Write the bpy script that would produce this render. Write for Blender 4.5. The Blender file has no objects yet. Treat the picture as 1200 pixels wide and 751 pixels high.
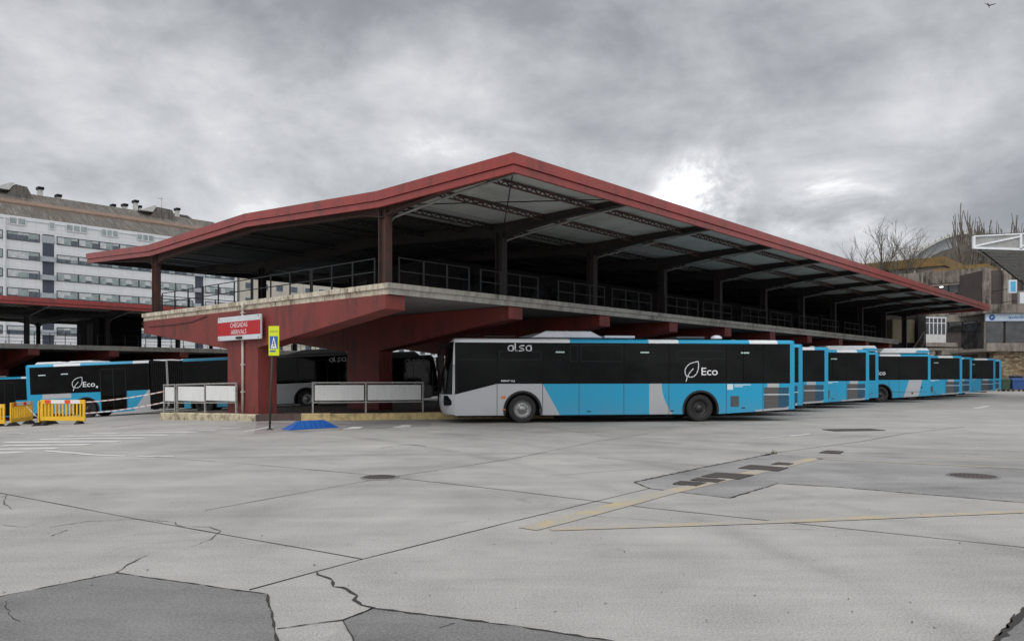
import bpy, bmesh, math, random
from mathutils import Vector, Matrix
random.seed(11)
R = math.radians
scene = bpy.context.scene
COL = scene.collection
F, HZ, CAMH = 900.0, 439.0, 1.65

# ------------------------------------------------------------------ helpers
def gz(X):
    d = min(max(0.0, -X - 9.5), 34.0)
    return -.032 * d - .0011 * d * d

def gp(u, v):
    """ground point seen at photo pixel (u, v)"""
    z = 0
    for i in range(30):
        Y = (CAMH - z) * F / (v - HZ); X = (u - 600) / F * Y; z = gz(X)
    return X, Y

def xz(u, v, Y):
    return (u - 600) / F * Y, CAMH + (HZ - v) / F * Y

class MB:
    def __init__(s): s.v = []; s.f = []; s.m = []; s.sm = []
    def face(s, pts, mi=0, smooth=False):
        b = len(s.v); s.v += [tuple(p) for p in pts]; s.f.append(list(range(b, b + len(pts)))); s.m.append(mi); s.sm.append(smooth)
    def box(s, c, d, mi=0, rz=0.0, mat=None):
        cx, cy, cz = c; dx, dy, dz = d[0] / 2, d[1] / 2, d[2] / 2
        P = [Vector((x, y, z)) for z in (-dz, dz) for y in (-dy, dy) for x in (-dx, dx)]
        M = mat if mat is not None else Matrix.Rotation(rz, 4, 'Z')
        P = [M @ p + Vector(c) for p in P]
        b = len(s.v); s.v += [tuple(p) for p in P]
        for q in ((0, 2, 3, 1), (4, 5, 7, 6), (0, 1, 5, 4), (2, 6, 7, 3), (0, 4, 6, 2), (1, 3, 7, 5)):
            s.f.append([b + i for i in q]); s.m.append(mi); s.sm.append(False)
        return s
    def bx(s, x0, x1, y0, y1, z0, z1, mi=0):
        return s.box(((x0 + x1) / 2, (y0 + y1) / 2, (z0 + z1) / 2), (abs(x1 - x0), abs(y1 - y0), abs(z1 - z0)), mi)
    def bar(s, p, q, w, h=None, mi=0, up=Vector((0, 0, 1))):
        h = h or w; p = Vector(p); q = Vector(q); d = (q - p); L = d.length; d.normalize()
        a = d.cross(up)
        if a.length < 1e-4: a = Vector((1, 0, 0))
        a.normalize(); n = a.cross(d)
        M = Matrix((d, a, n)).transposed().to_4x4()
        return s.box((p + q) / 2, (L, w, h), mi, mat=M)
    def prism(s, poly, axis, t0, t1, mi=0, side=None):
        """poly in 2D extruded along axis; x: poly=(y,z), y: poly=(x,z), z: poly=(x,y)"""
        side = mi if side is None else side
        def P(a, b, t): return (t, a, b) if axis == 'x' else ((a, t, b) if axis == 'y' else (a, b, t))
        n = len(poly); b = len(s.v)
        s.v += [P(a, c, t0) for a, c in poly] + [P(a, c, t1) for a, c in poly]
        s.f += [list(range(b, b + n)), list(range(b + 2 * n - 1, b + n - 1, -1))]; s.m += [mi, mi]; s.sm += [False, False]
        for i in range(n):
            j = (i + 1) % n
            s.f.append([b + i, b + j, b + n + j, b + n + i]); s.m.append(side); s.sm.append(False)
        return s
    def tube(s, pts, r, n=6, mi=0, r1=None, cap=True):
        pts = [Vector(p) for p in pts]; N = len(pts); b = len(s.v)
        prev = None
        for i, p in enumerate(pts):
            d = (pts[min(i + 1, N - 1)] - pts[max(i - 1, 0)]).normalized()
            if prev is None:
                a = d.cross(Vector((0, 0, 1)))
                if a.length < 1e-3: a = Vector((1, 0, 0))
            else: a = prev - d * prev.dot(d)
            a.normalize(); prev = a; c = d.cross(a)
            rr = r if r1 is None else r + (r1 - r) * i / (N - 1)
            for k in range(n):
                t = 2 * math.pi * k / n
                s.v.append(tuple(p + a * math.cos(t) * rr + c * math.sin(t) * rr))
        for i in range(N - 1):
            for k in range(n):
                k2 = (k + 1) % n
                s.f.append([b + i * n + k, b + i * n + k2, b + (i + 1) * n + k2, b + (i + 1) * n + k]); s.m.append(mi); s.sm.append(n > 4)
        if cap:
            s.f.append([b + k for k in range(n)]); s.f.append([b + (N - 1) * n + k for k in range(n)]); s.m += [mi, mi]; s.sm += [False, False]
        return s
    def lathe(s, prof, c, axis='y', n=28, mi=0, mis=None):
        """prof: list of (radius, offset along axis)"""
        b = len(s.v); c = Vector(c)
        for r, o in prof:
            for k in range(n):
                t = 2 * math.pi * k / n; x, z = r * math.cos(t), r * math.sin(t)
                s.v.append(tuple(c + (Vector((x, o, z)) if axis == 'y' else Vector((x, z, o)))))
        for i in range(len(prof) - 1):
            for k in range(n):
                k2 = (k + 1) % n
                s.f.append([b + i * n + k, b + i * n + k2, b + (i + 1) * n + k2, b + (i + 1) * n + k]); s.m.append(mis[i] if mis else mi); s.sm.append(True)
        return s
    def build(s, name, mats, parent=None, loc=(0, 0, 0), flip=None, bevel=0, normals=True, W=None):
        me = bpy.data.meshes.new(name)
        v = s.v
        if W is not None: v = [(x, W - y, z) for x, y, z in v]
        me.from_pydata(v, [], s.f)
        if not isinstance(mats, (list, tuple)): mats = [mats]
        for m in mats: me.materials.append(m)
        for p, mi, sm in zip(me.polygons, s.m, s.sm): p.material_index = min(mi, len(mats) - 1); p.use_smooth = sm
        if normals:
            bm = bmesh.new(); bm.from_mesh(me); bmesh.ops.remove_doubles(bm, verts=bm.verts, dist=1e-5)
            bmesh.ops.recalc_face_normals(bm, faces=bm.faces); bm.to_mesh(me); bm.free()
        o = bpy.data.objects.new(name, me); COL.objects.link(o); o.location = loc
        if parent: o.parent = parent
        if bevel:
            md = o.modifiers.new('bevel', 'BEVEL'); md.width = bevel; md.segments = 2; md.limit_method = 'ANGLE'; md.angle_limit = R(40)
        return o

def tag(o, label=None, cat=None, group=None, kind=None):
    if label: o['label'] = label
    if cat: o['category'] = cat
    if group: o['group'] = group
    if kind: o['kind'] = kind
    return o

def thing(name, label, cat, loc=(0, 0, 0), rz=0.0, group=None):
    o = bpy.data.objects.new(name, None); COL.objects.link(o); o.empty_display_size = .2
    o.location = loc; o.rotation_euler = (0, 0, rz)
    return tag(o, label, cat, group)

def dup(root, loc, rz, label, group=None, rx=None):
    r = root.copy(); COL.objects.link(r); r.location = loc; r.rotation_euler = (0, 0, rz)
    if rx: r.rotation_euler = rx
    r['label'] = label
    if group: r['group'] = group
    for ch in list(root.children):
        c = ch.copy(); COL.objects.link(c); c.parent = r
        for g in ch.children:
            d = g.copy(); COL.objects.link(d); d.parent = c
    return r

def text_mesh(name, body, mat, parent, x0, z0, w, h, y=0.0, face=-1, bold=.02, plane='xz', spacing=1.0):
    """lettering fitted to the rectangle x0..x0+w, z0..z0+h; face=-1 is read from -y, face=+1 from +y"""
    cu = bpy.data.curves.new(name, 'FONT'); cu.body = body; cu.size = 1; cu.offset = bold; cu.resolution_u = 4; cu.space_character = spacing
    cu.align_x = 'CENTER'
    t = bpy.data.objects.new(name, cu); COL.objects.link(t)
    dg = bpy.context.evaluated_depsgraph_get(); me = bpy.data.meshes.new_from_object(t.evaluated_get(dg))
    COL.objects.unlink(t); bpy.data.objects.remove(t); bpy.data.curves.remove(cu)
    xs = [v.co.x for v in me.vertices]; ys = [v.co.y for v in me.vertices]
    ax, bx_, ay, by = min(xs), max(xs), min(ys), max(ys)
    for v in me.vertices:
        s = (v.co.x - ax) / (bx_ - ax); q = (v.co.y - ay) / (by - ay)
        X = x0 + w * s if face < 0 else x0 + w * (1 - s)
        v.co = (X, y, z0 + h * q)
    me.materials.clear(); me.materials.append(mat)
    o = bpy.data.objects.new(name, me); COL.objects.link(o)
    if parent: o.parent = parent
    return o

# ------------------------------------------------------------------ materials
MATS = {}
class NT:
    def __init__(s, name):
        s.m = bpy.data.materials.new(name); s.m.use_nodes = True; s.t = s.m.node_tree; s.n = s.t.nodes
        s.b = s.n['Principled BSDF']
    def node(s, k, **kw):
        n = s.n.new(k)
        for a, v in kw.items(): setattr(n, a, v)
        return n
    def link(s, a, b): s.t.links.new(a, b)
    def val(s, sock, v):
        if hasattr(v, 'is_output') or isinstance(v, bpy.types.NodeSocket): s.link(v, sock)
        else: sock.default_value = v
    def math(s, op, a, b=0.0, c=None, clamp=False):
        n = s.node('ShaderNodeMath', operation=op, use_clamp=clamp); s.val(n.inputs[0], a); s.val(n.inputs[1], b)
        if c is not None: s.val(n.inputs[2], c)
        return n.outputs[0]
    def mix(s, f, a, b, blend='MIX'):
        n = s.node('ShaderNodeMix', data_type='RGBA', blend_type=blend); s.val(n.inputs[0], f)
        s.val(n.inputs[6], c4(a)); s.val(n.inputs[7], c4(b)); return n.outputs[2]
    def coord(s, kind='Object'):
        return s.node('ShaderNodeTexCoord').outputs[kind]
    def mapping(s, v, scale=(1, 1, 1), loc=(0, 0, 0), rot=(0, 0, 0)):
        n = s.node('ShaderNodeMapping'); s.link(v, n.inputs[0]); n.inputs[1].default_value = loc; n.inputs[2].default_value = rot; n.inputs[3].default_value = scale; return n.outputs[0]
    def noise(s, v, scale, detail=4, rough=.55, dist=0.0):
        n = s.node('ShaderNodeTexNoise'); s.link(v, n.inputs['Vector']); n.inputs['Scale'].default_value = scale
        n.inputs['Detail'].default_value = detail; n.inputs['Roughness'].default_value = rough; n.inputs['Distortion'].default_value = dist
        return n.outputs[0]
    def ramp(s, f, *stops):
        n = s.node('ShaderNodeValToRGB'); s.link(f, n.inputs[0]); e = n.color_ramp.elements
        while len(e) < len(stops): e.new(.5)
        for x, (p, c) in zip(e, stops): x.position = p; x.color = c4(c)
        return n.outputs[0]
    def rng(s, f, a, b, c=0.0, d=1.0):
        n = s.node('ShaderNodeMapRange'); s.link(f, n.inputs[0]); n.inputs[1].default_value = a; n.inputs[2].default_value = b; n.inputs[3].default_value = c; n.inputs[4].default_value = d; return n.outputs[0]
    def bump(s, h, strength=.3, dist=.02):
        n = s.node('ShaderNodeBump'); s.link(h, n.inputs['Height']); n.inputs['Strength'].default_value = strength; n.inputs['Distance'].default_value = dist
        s.link(n.outputs[0], s.b.inputs['Normal'])
    def setc(s, c, rough=.6, metal=0.0, spec=.5):
        s.val(s.b.inputs['Base Color'], c4(c)); s.val(s.b.inputs['Roughness'], rough); s.b.inputs['Metallic'].default_value = metal
        s.b.inputs['Specular IOR Level'].default_value = spec
def c4(c):
    if isinstance(c, bpy.types.NodeSocket): return c
    if isinstance(c, (int, float)): return (c, c, c, 1)
    return tuple(c) + ((1,) if len(c) == 3 else ())

def plain(name, col, rough=.6, metal=0.0, var=.15, scale=3.0, spec=.5, bump=0.0):
    """a painted or plain surface with uneven tone and a little dirt"""
    t = NT(name); v = t.coord(); nz = t.noise(v, scale, 5, .6); n2 = t.noise(v, scale * 9, 3, .6)
    k = t.math('ADD', t.rng(nz, .3, .7, 1 - var, 1 + var), t.rng(n2, .3, .7, -var * .4, var * .4))
    c = t.mix(1.0, col, t.node('ShaderNodeCombineColor').outputs[0], 'MULTIPLY')
    comb = t.n[-1] if False else None
    cc = t.node('ShaderNodeCombineXYZ'); [t.link(k, cc.inputs[i]) for i in range(3)]
    c = t.mix(1.0, col, cc.outputs[0], 'MULTIPLY')
    t.setc(c, t.rng(nz, .3, .7, max(.02, rough - .1), min(1, rough + .1)), metal, spec)
    if bump: t.bump(n2, bump, .01)
    MATS[name] = t.m; return t.m

def weathered(name, base, stain, amount=.5, scale=1.2, rough=.75, streak=True, bump=.2, fine=None):
    """concrete / old paint / rust: large blotches plus vertical runs"""
    t = NT(name); v = t.coord()
    big = t.noise(v, scale, 6, .62, .4)
    st = t.noise(t.mapping(v, (2.6, 2.6, .25) if streak else (1, 1, 1)), scale * 2.2, 5, .65)
    f = t.math('MULTIPLY', t.rng(big, .35, .7), t.rng(st, .35, .65))
    f = t.math('MULTIPLY', f, 2.2 * amount, clamp=True)
    fn = t.noise(v, scale * 22, 3, .6)
    c = t.mix(f, base, stain)
    c = t.mix(t.rng(fn, .35, .65, 0, .22), c, fine if fine else stain)
    t.setc(c, rough); t.bump(fn, bump, .01); MATS[name] = t.m; return t.m

# --- ground concrete
def ground_mat():
    t = NT('yard_concrete'); v = t.coord()
    big = t.noise(v, .09, 5, .6, .3); med = t.noise(v, .55, 6, .62, .2); streak = t.noise(t.mapping(v, (.35, 3.2, 1), rot=(0, 0, R(-14))), .9, 5, .62, .3)
    brush = t.noise(t.mapping(v, (1.2, 14, 1), rot=(0, 0, R(4))), 1.5, 4, .6)
    fine = t.noise(v, 60, 3, .75); grit = t.node('ShaderNodeTexVoronoi'); t.link(v, grit.inputs[0]); grit.inputs['Scale'].default_value = 55
    a = t.math('ADD', t.rng(big, .3, .7, -.04, .04), t.rng(med, .3, .7, -.055, .05))
    a = t.math('ADD', a, t.rng(streak, .3, .7, -.02, .018)); a = t.math('ADD', a, t.rng(brush, .3, .7, -.012, .012))
    a = t.math('ADD', a, t.rng(fine, .28, .72, -.15, .14))
    blot = t.noise(v, .23, 7, .68, .9); wet = t.noise(t.mapping(v, (.5, 1.6, 1), rot=(0, 0, R(20))), .5, 7, .66, .6)
    a = t.math('ADD', a, t.rng(blot, .32, .68, -.035, .03)); a = t.math('ADD', a, t.rng(wet, .35, .65, -.02, .02))
    sp = t.node('ShaderNodeSeparateXYZ'); t.link(v, sp.inputs[0])
    def sweep(cx, cy, r, w):          # curved tyre track: a soft dark ring
        dx = t.math('SUBTRACT', sp.outputs[0], cx); dy = t.math('SUBTRACT', sp.outputs[1], cy)
        d = t.math('SQRT', t.math('ADD', t.math('MULTIPLY', dx, dx), t.math('MULTIPLY', dy, dy)))
        return t.rng(t.math('ABSOLUTE', t.math('SUBTRACT', d, r)), w, 0, 0, 1)
    tr = t.math('MAXIMUM', sweep(20, 45, 30, .35), sweep(20, 45, 32.1, .35))
    for q in ((-24, 2, 27, .3), (-24, 2, 29.2, .3), (4, -30, 44, .4), (4, -30, 46.3, .4), (30, -8, 27, .3), (30, -8, 29, .3), (-8, 60, 49, .4), (-8, 60, 51.2, .4)): tr = t.math('MAXIMUM', tr, sweep(*q))
    a = t.math('SUBTRACT', a, t.math('MULTIPLY', t.math('MULTIPLY', tr, t.rng(wet, .3, .7)), .09))
    a = t.math('ADD', a, .372)
    cc = t.node('ShaderNodeCombineXYZ'); t.link(a, cc.inputs[0]); t.link(t.math('MULTIPLY', a, .965), cc.inputs[1]); t.link(t.math('MULTIPLY', a, .905), cc.inputs[2])
    c = cc.outputs[0]
    # dark oil drips and tyre dirt
    oil = t.noise(v, .8, 7, .7, .8); c = t.mix(t.rng(oil, .59, .76, 0, .55), c, (.12, .115, .11))
    spots = t.noise(v, 4.2, 2, .5); c = t.mix(t.rng(spots, .755, .79, 0, .6), c, (.07, .068, .065))
    pit = t.noise(v, 24, 2, .5); c = t.mix(t.rng(pit, .70, .76, 0, .45), c, (.14, .13, .12))
    t.setc(c, t.rng(med, .3, .7, .62, .85), 0, .4)
    h = t.math('ADD', t.math('MULTIPLY', fine, .7), t.math('MULTIPLY', grit.outputs[0], .5)); t.bump(h, .35, .008)
    return t.m

def asphalt_mat(name, base, warm=1.0):
    t = NT(name); v = t.coord(); big = t.noise(v, .5, 6, .6, .3); fine = t.noise(v, 55, 3, .8); st = t.noise(t.mapping(v, (.4, 2.5, 1)), 1.2, 5, .6)
    a = t.math('ADD', t.rng(big, .3, .7, base * .7, base * 1.3), t.rng(fine, .25, .75, -base * .5, base * .55)); a = t.math('ADD', a, t.rng(st, .3, .7, -base * .12, base * .14))
    cc = t.node('ShaderNodeCombineXYZ'); t.link(t.math('MULTIPLY', a, warm), cc.inputs[0]); t.link(a, cc.inputs[1]); t.link(t.math('MULTIPLY', a, .98), cc.inputs[2])
    t.setc(cc.outputs[0], .8, 0, .35); t.bump(fine, .4, .006); return t.m

def paint_line(name, col, wear=.5, under=(.33, .32, .30)):
    t = NT(name); v = t.coord(); n = t.noise(v, 2.2, 6, .7); f = t.noise(v, 30, 4, .7)
    k = t.rng(n, .62 - .2 * wear, .84 - .2 * wear); k = t.math('ADD', k, t.rng(f, .42, .72, 0, .75 * wear), clamp=True)
    t.setc(t.mix(k, col, under), .75); return t.m

M_ground = ground_mat(); M_patch = asphalt_mat('dark_asphalt', .17, 1.03); M_patch2 = asphalt_mat('grey_asphalt', .25, 1.03)
M_redlane = asphalt_mat('reddish_paving', .22, 1.18)
M_crack = plain('joint_dirt', (.035, .032, .03), .95)
M_yline = paint_line('yellow_line_paint', (.50, .38, .18), 1.25, (.36, .34, .30)); M_wline = paint_line('white_line_paint', (.66, .66, .64), .45)
M_red = weathered('red_paint', (.225, .038, .030), (.10, .028, .024), .75, .8, .55, True, .08, (.20, .036, .036))
M_fascia = weathered('red_sheet_metal', (.32, .050, .040), (.17, .040, .034), .75, .9, .33, True, .02, (.29, .048, .05))
M_conc = weathered('weathered_concrete', (.50, .48, .43), (.13, .115, .10), .55, .8, .85)
M_cope = weathered('stained_coping', (.72, .66, .54), (.16, .11, .06), .65, 1.6, .85)
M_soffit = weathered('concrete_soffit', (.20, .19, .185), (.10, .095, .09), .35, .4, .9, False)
M_rust = weathered('rusty_steel', (.034, .03, .028), (.15, .045, .025), .40, 2.2, .8)
M_dark = weathered('dark_steel', (.014, .013, .013), (.04, .023, .018), .4, 1.6, .7)
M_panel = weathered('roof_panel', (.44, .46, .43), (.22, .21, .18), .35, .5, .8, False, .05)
M_roofin = weathered('roof_panel_shaded', (.05, .05, .049), (.025, .023, .022), .5, .5, .85, False, .05)  # dark copy of the roof panel: shade under the inner roof put into the colour
M_rail = plain('galvanised_rail', (.035, .037, .04), .5, .6, .25, 6)
M_pipe = plain('pipe_grey', (.24, .235, .22), .55, .1, .25, 4)
M_core = weathered('dark_interior_wall', (.026, .023, .022), (.014, .012, .012), .5, .6, .9)  # near-black walls: darkness of the interior put into the colour
M_white = weathered('white_board', (.78, .79, .78), (.50, .50, .47), .25, 1.4, .5, True, .03)
M_frame = plain('board_frame', (.36, .35, .33), .6, .4, .3, 7)
M_black = plain('black_trim', (.004, .004, .005), .4, 0, .15, 3, .15)
M_rubber = plain('rubber', (.022, .021, .021), .85, 0, .3, 8)
M_rim = plain('steel_rim', (.30, .30, .30), .4, .7, .3, 12)
M_rimdark = plain('dark_rim', (.06, .06, .06), .5, .6, .3, 12)
M_silver = plain('roof_pod_silver', (.55, .57, .60), .4, .2, .12, 2)
M_podw = plain('roof_pod_white', (.72, .74, .76), .4, 0, .1, 2)
M_podd = plain('roof_pod_dark', (.06, .065, .07), .5, 0, .1, 2)
M_letter = plain('white_lettering', (.74, .76, .77), .5, 0, .03)
M_mint = plain('mint_sticker', (.45, .60, .56), .5, 0, .03)
M_sticker = plain('pale_sticker', (.62, .72, .74), .5, 0, .1, 20)
M_orange = plain('orange_lens', (.62, .17, .03), .25, 0, .1)
M_lens = plain('headlight_lens', (.35, .36, .38), .12, .6, .2)
M_vent = plain('window_bar', (.018, .019, .02), .4, 0, .1, 3, .2)
M_yplas = plain('yellow_plastic', (.80, .47, .02), .45, 0, .12, 4)
M_rplas = plain('red_reflector', (.72, .06, .02), .4)
M_blue = plain('blue_plastic', (.012, .095, .36), .4, 0, .12, 5)
M_signred = plain('sign_red', (.46, .012, .018), .35, 0, .04, 2)
M_signw = plain('sign_white', (.62, .65, .68), .4, 0, .05, 2)
M_signblue = plain('sign_blue', (.02, .10, .36), .4, 0, .04)
M_signy = plain('sign_yellow_green', (.62, .70, .015), .4, 0, .04)
M_ink = plain('sign_ink', (.16, .15, .03), .6)
M_post = plain('green_black_post', (.035, .04, .035), .6)

def glass_mat(name, base=.0015, rough=.06, spec=.10):
    t = NT(name); v = t.coord(); n = t.noise(v, 1.3, 3, .5)
    c = t.ramp(n, (.35, (base * .6, base * .62, base * .7)), (.7, (base * 2.6, base * 2.7, base * 2.9)))
    t.setc(c, rough, 0, spec); t.bump(t.noise(v, .9, 2, .5), .12, .05); return t.m
M_glass = glass_mat('tinted_bus_glass', .002, .05, .14); M_bglass = glass_mat('building_glass', .02, .08, .6)

def livery(name, kind, k=1.0):
    """bus paint by position along the bus: x from the front axle side edge, z up"""
    t = NT(name); v = t.coord(); sp = t.node('ShaderNodeSeparateXYZ'); t.link(v, sp.inputs[0]); x, y, z = sp.outputs
    lt = lambda a, b: t.math('LESS_THAN', a, b)
    AND = lambda a, b: t.math('MULTIPLY', a, b)
    NOT = lambda a: t.math('SUBTRACT', 1.0, a)
    OR = lambda a, b: t.math('MAXIMUM', a, b)
    h = t.math('SUBTRACT', 1.34, z)                         # depth below the belt
    q = t.math('MULTIPLY', h, h)
    lower = lt(z, 2.0)
    cyan = tuple(c * k for c in (.002, .315, .54)); grey = tuple(c * k for c in (.42, .43, .45)); white = tuple(c * k for c in (.70, .72, .74))
    if kind == 'city':
        g1 = lt(x, t.math('MULTIPLY_ADD', h, .56, 3.0))
        g2 = AND(lt(6.77, x), lt(x, t.math('ADD', 7.22, t.math('MULTIPLY', q, .34))))
        g3 = AND(lt(11.12, x), lt(x, 11.55))
        g4 = AND(lt(z, t.math('MULTIPLY_ADD', x, .09, -.56)), AND(lt(t.math('SUBTRACT', 10.95, t.math('MULTIPLY', t.math('SUBTRACT', 1.0, z), .45)), x), lt(x, 11.9)))
        gl = OR(OR(g1, g2), OR(g3, g4))
        w = OR(OR(lt(x, 3.95), AND(lt(6.75, x), lt(x, 7.83))), AND(lt(10.45, x), lt(x, 11.5)))
    elif kind == 'rearpod':
        g1 = lt(x, 3.4); g2 = AND(lt(t.math('MULTIPLY_ADD', h, -.35, 10.75), x), lt(x, t.math('MULTIPLY_ADD', h, -.25, 11.6)))
        gl = OR(g1, g2); w = OR(lt(x, 3.9), AND(lt(8.9, x), lt(x, 10.2)))
    else:                                                    # articulated
        g1 = lt(x, 6.0); g2 = AND(lt(10.9, x), lt(x, t.math('MULTIPLY_ADD', h, .7, 11.0)))
        g3 = AND(lt(14.8, x), lt(x, 16.2)); gl = OR(OR(g1, g2), AND(g3, lt(1.1, z)))
        w = OR(AND(lt(10.9, x), lt(x, 11.7)), AND(lt(14.3, x), lt(x, 15.6)))
    g = t.mix(gl, cyan, grey); r = t.mix(w, cyan, white)
    if kind == 'articulated': r = t.mix(lt(x, 6.0), r, tuple(c * k for c in (.14, .145, .15)))
    c = t.mix(lower, r, g)
    # panel joints
    for xj in ({'city': (1.43, 3.0, 4.27, 5.86, 7.48, 9.58, 10.95), 'rearpod': (1.43, 3.0, 5.5, 8.0, 9.45, 10.1)}.get(kind, (2, 5.4, 7.4, 10.6, 13.0))):
        c = t.mix(AND(lower, lt(t.math('ABSOLUTE', t.math('SUBTRACT', x, xj)), .011)), c, (.02, .04, .05))
    # road film low down and slight unevenness
    n = t.noise(v, 1.6, 5, .6); d = AND(t.rng(z, .9, .25), t.rng(n, .3, .7, .05, .3)); c = t.mix(d, c, (.20, .20, .19))
    n2 = t.noise(v, .7, 3, .5)
    c = t.mix(t.rng(n2, .3, .7, 0, .04), c, (.10, .11, .12))
    t.setc(c, t.rng(n, .3, .7, .28, .42), 0, .5)
    t.b.inputs['Coat Weight'].default_value = .12; t.b.inputs['Coat Roughness'].default_value = .12
    t.bump(n2, .06, .02)
    return t.m
LIV = {k: livery('bus_paint_' + k, k) for k in ('city', 'rearpod', 'articulated')}
def grille_mat():
    t = NT('engine_grille'); v = t.coord(); sp = t.node('ShaderNodeSeparateXYZ'); t.link(v, sp.inputs[0]); x, y, z = sp.outputs
    s = t.math('SINE', t.math('MULTIPLY', z, 2 * math.pi / .045)); lt = lambda a, b: t.math('LESS_THAN', a, b)
    g = t.math('MULTIPLY', lt(11.05, x), lt(x, 11.52)); b = lt(11.52, x)
    c = t.mix(g, (.10, .12, .13), (.13, .125, .12)); c = t.mix(b, c, (.012, .10, .19))
    c = t.mix(t.rng(s, -.3, .3, 0, .75), c, (.012, .012, .012)); t.setc(c, .6); return t.m
M_grille = grille_mat()

# ------------------------------------------------------------------ frames of reference
AN = math.atan2(900, 815)                       # direction in which the terminals run
dR = Vector((math.cos(AN), math.sin(AN), 0)); dL = Vector((-math.sin(AN), math.cos(AN), 0))
O = Vector((-3.638, 22.74, 0))                  # near corner of the deck, on the ground
def W(a, b, z=0): return O + dR * a + dL * b + Vector((0, 0, z))

# ------------------------------------------------------------------ ground
def grid_sheet(name, mat):
    xs = [-700, -300, -120, -60, -43.5] + [-43 + i for i in range(34)] + [-9.5, 0, 20, 60, 150, 400, 800]
    xs = sorted(set(xs)); ys = [-40, 0, 20, 40, 80, 160, 400, 1200]
    m = MB()
    for i in range(len(xs) - 1):
        for j in range(len(ys) - 1):
            a, b, c, d = xs[i], xs[i + 1], ys[j], ys[j + 1]
            m.face([(a, c, gz(a)), (b, c, gz(b)), (b, d, gz(b)), (a, d, gz(a))])
    return tag(m.build(name, mat), kind='structure')
tag(grid_sheet('ground', M_ground), 'pale grey jointed concrete yard', None, None, 'structure')

def sheet(name, pts, mat, lift=.0025):
    m = MB(); m.face([(x, y, gz(x) + lift) for x, y in pts]); return tag(m.build(name, mat), kind='structure')

def ribbon(mb, pts, w, lift, jag=0.0, wv=0.0, step=.5):
    P = []
    for (x0, y0), (x1, y1) in zip(pts, pts[1:]):
        n = max(1, int(math.hypot(x1 - x0, y1 - y0) / step))
        P += [(x0 + (x1 - x0) * i / n, y0 + (y1 - y0) * i / n) for i in range(n)]
    P.append(pts[-1]); L = []
    for i, (x, y) in enumerate(P):
        a = P[max(i - 1, 0)]; b = P[min(i + 1, len(P) - 1)]; dx, dy = b[0] - a[0], b[1] - a[1]; l = math.hypot(dx, dy) or 1
        nx, ny = -dy / l, dx / l; j = random.uniform(-jag, jag); ww = w / 2 * (1 + random.uniform(-wv, wv))
        L.append(((x + nx * (j + ww), y + ny * (j + ww)), (x + nx * (j - ww), y + ny * (j - ww))))
    for (a, b), (c, d) in zip(L, L[1:]):
        mb.face([(p[0], p[1], gz(p[0]) + lift) for p in (a, c, d, b)])
def px(*pp): return [gp(u, v) for u, v in pp]

# asphalt repairs
x0 = [gp(-60, 707), gp(0, 699), gp(137, 671.5), gp(313, 696.5), gp(318, 718), gp(325, 750), gp(335, 800), gp(-60, 830)]
sheet('asphalt_patch', x0, M_patch)
sheet('asphalt_patch', px((437, 713), (600, 733), (715, 751), (900, 790), (900, 830), (450, 830), (415, 751), (402, 727)), M_patch)
sheet('asphalt_patch', px((1200, 712), (1186, 730), (1170, 751), (1150, 790), (1400, 790), (1400, 640)), M_patch)
sheet('asphalt_patch', px((743, 565), (905, 531.5), (960, 535), (1060, 538), (1200, 542), (1500, 551), (1500, 612), (1200, 589), (985, 571), (912, 566.5), (855, 583.5), (762, 572.5)), M_patch2)
sheet('red_lane', px((128, 501), (190, 492.5), (303, 494.5), (345, 496), (335, 505), (300, 508)), M_redlane, .0025)
sheet('dark_repair', px((303, 500), (352, 496), (505, 495), (505, 499), (345, 506)), M_patch2, .0045)
# joints and cracks
m = MB()
for p, w, j in [([(-200, 545), (0, 577.5), (165, 609), (425, 655)], .022, .003), ([(240, 598), (435, 562.5), (600, 537.5), (700, 517), (760, 508)], .02, .003),
             ([(292, 691), (425, 655), (600, 611), (760, 572.5)], .022, .003), ([(295, 544), (430, 556), (600, 575), (760, 595), (1197, 641), (1400, 665)], .022, .003),
             ([(640, 558), (700, 553), (760, 549), (810, 557)], .012, .01), ([(700, 536), (760, 541), (830, 546)], .02, .004),
             ([(640, 500), (720, 513), (900, 531)], .018, .004), ([(1000, 530), (1100, 534), (1200, 537)], .02, .004), ([(905, 531), (1010, 517), (1060, 508), (1130, 500)], .03, .005),
             ([(1020, 486), (1110, 489), (1200, 486)], .05, .01), ([(820, 497), (960, 489), (1060, 486)], .04, .01),
             ([(0, 525), (120, 531), (295, 544)], .014, .006), ([(450, 520), (520, 522), (600, 526)], .02, .01), ([(500, 503), (560, 507), (640, 500)], .02, .01)]:
    ribbon(m, px(*p), w * .7, .004, j, .45)
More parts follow.
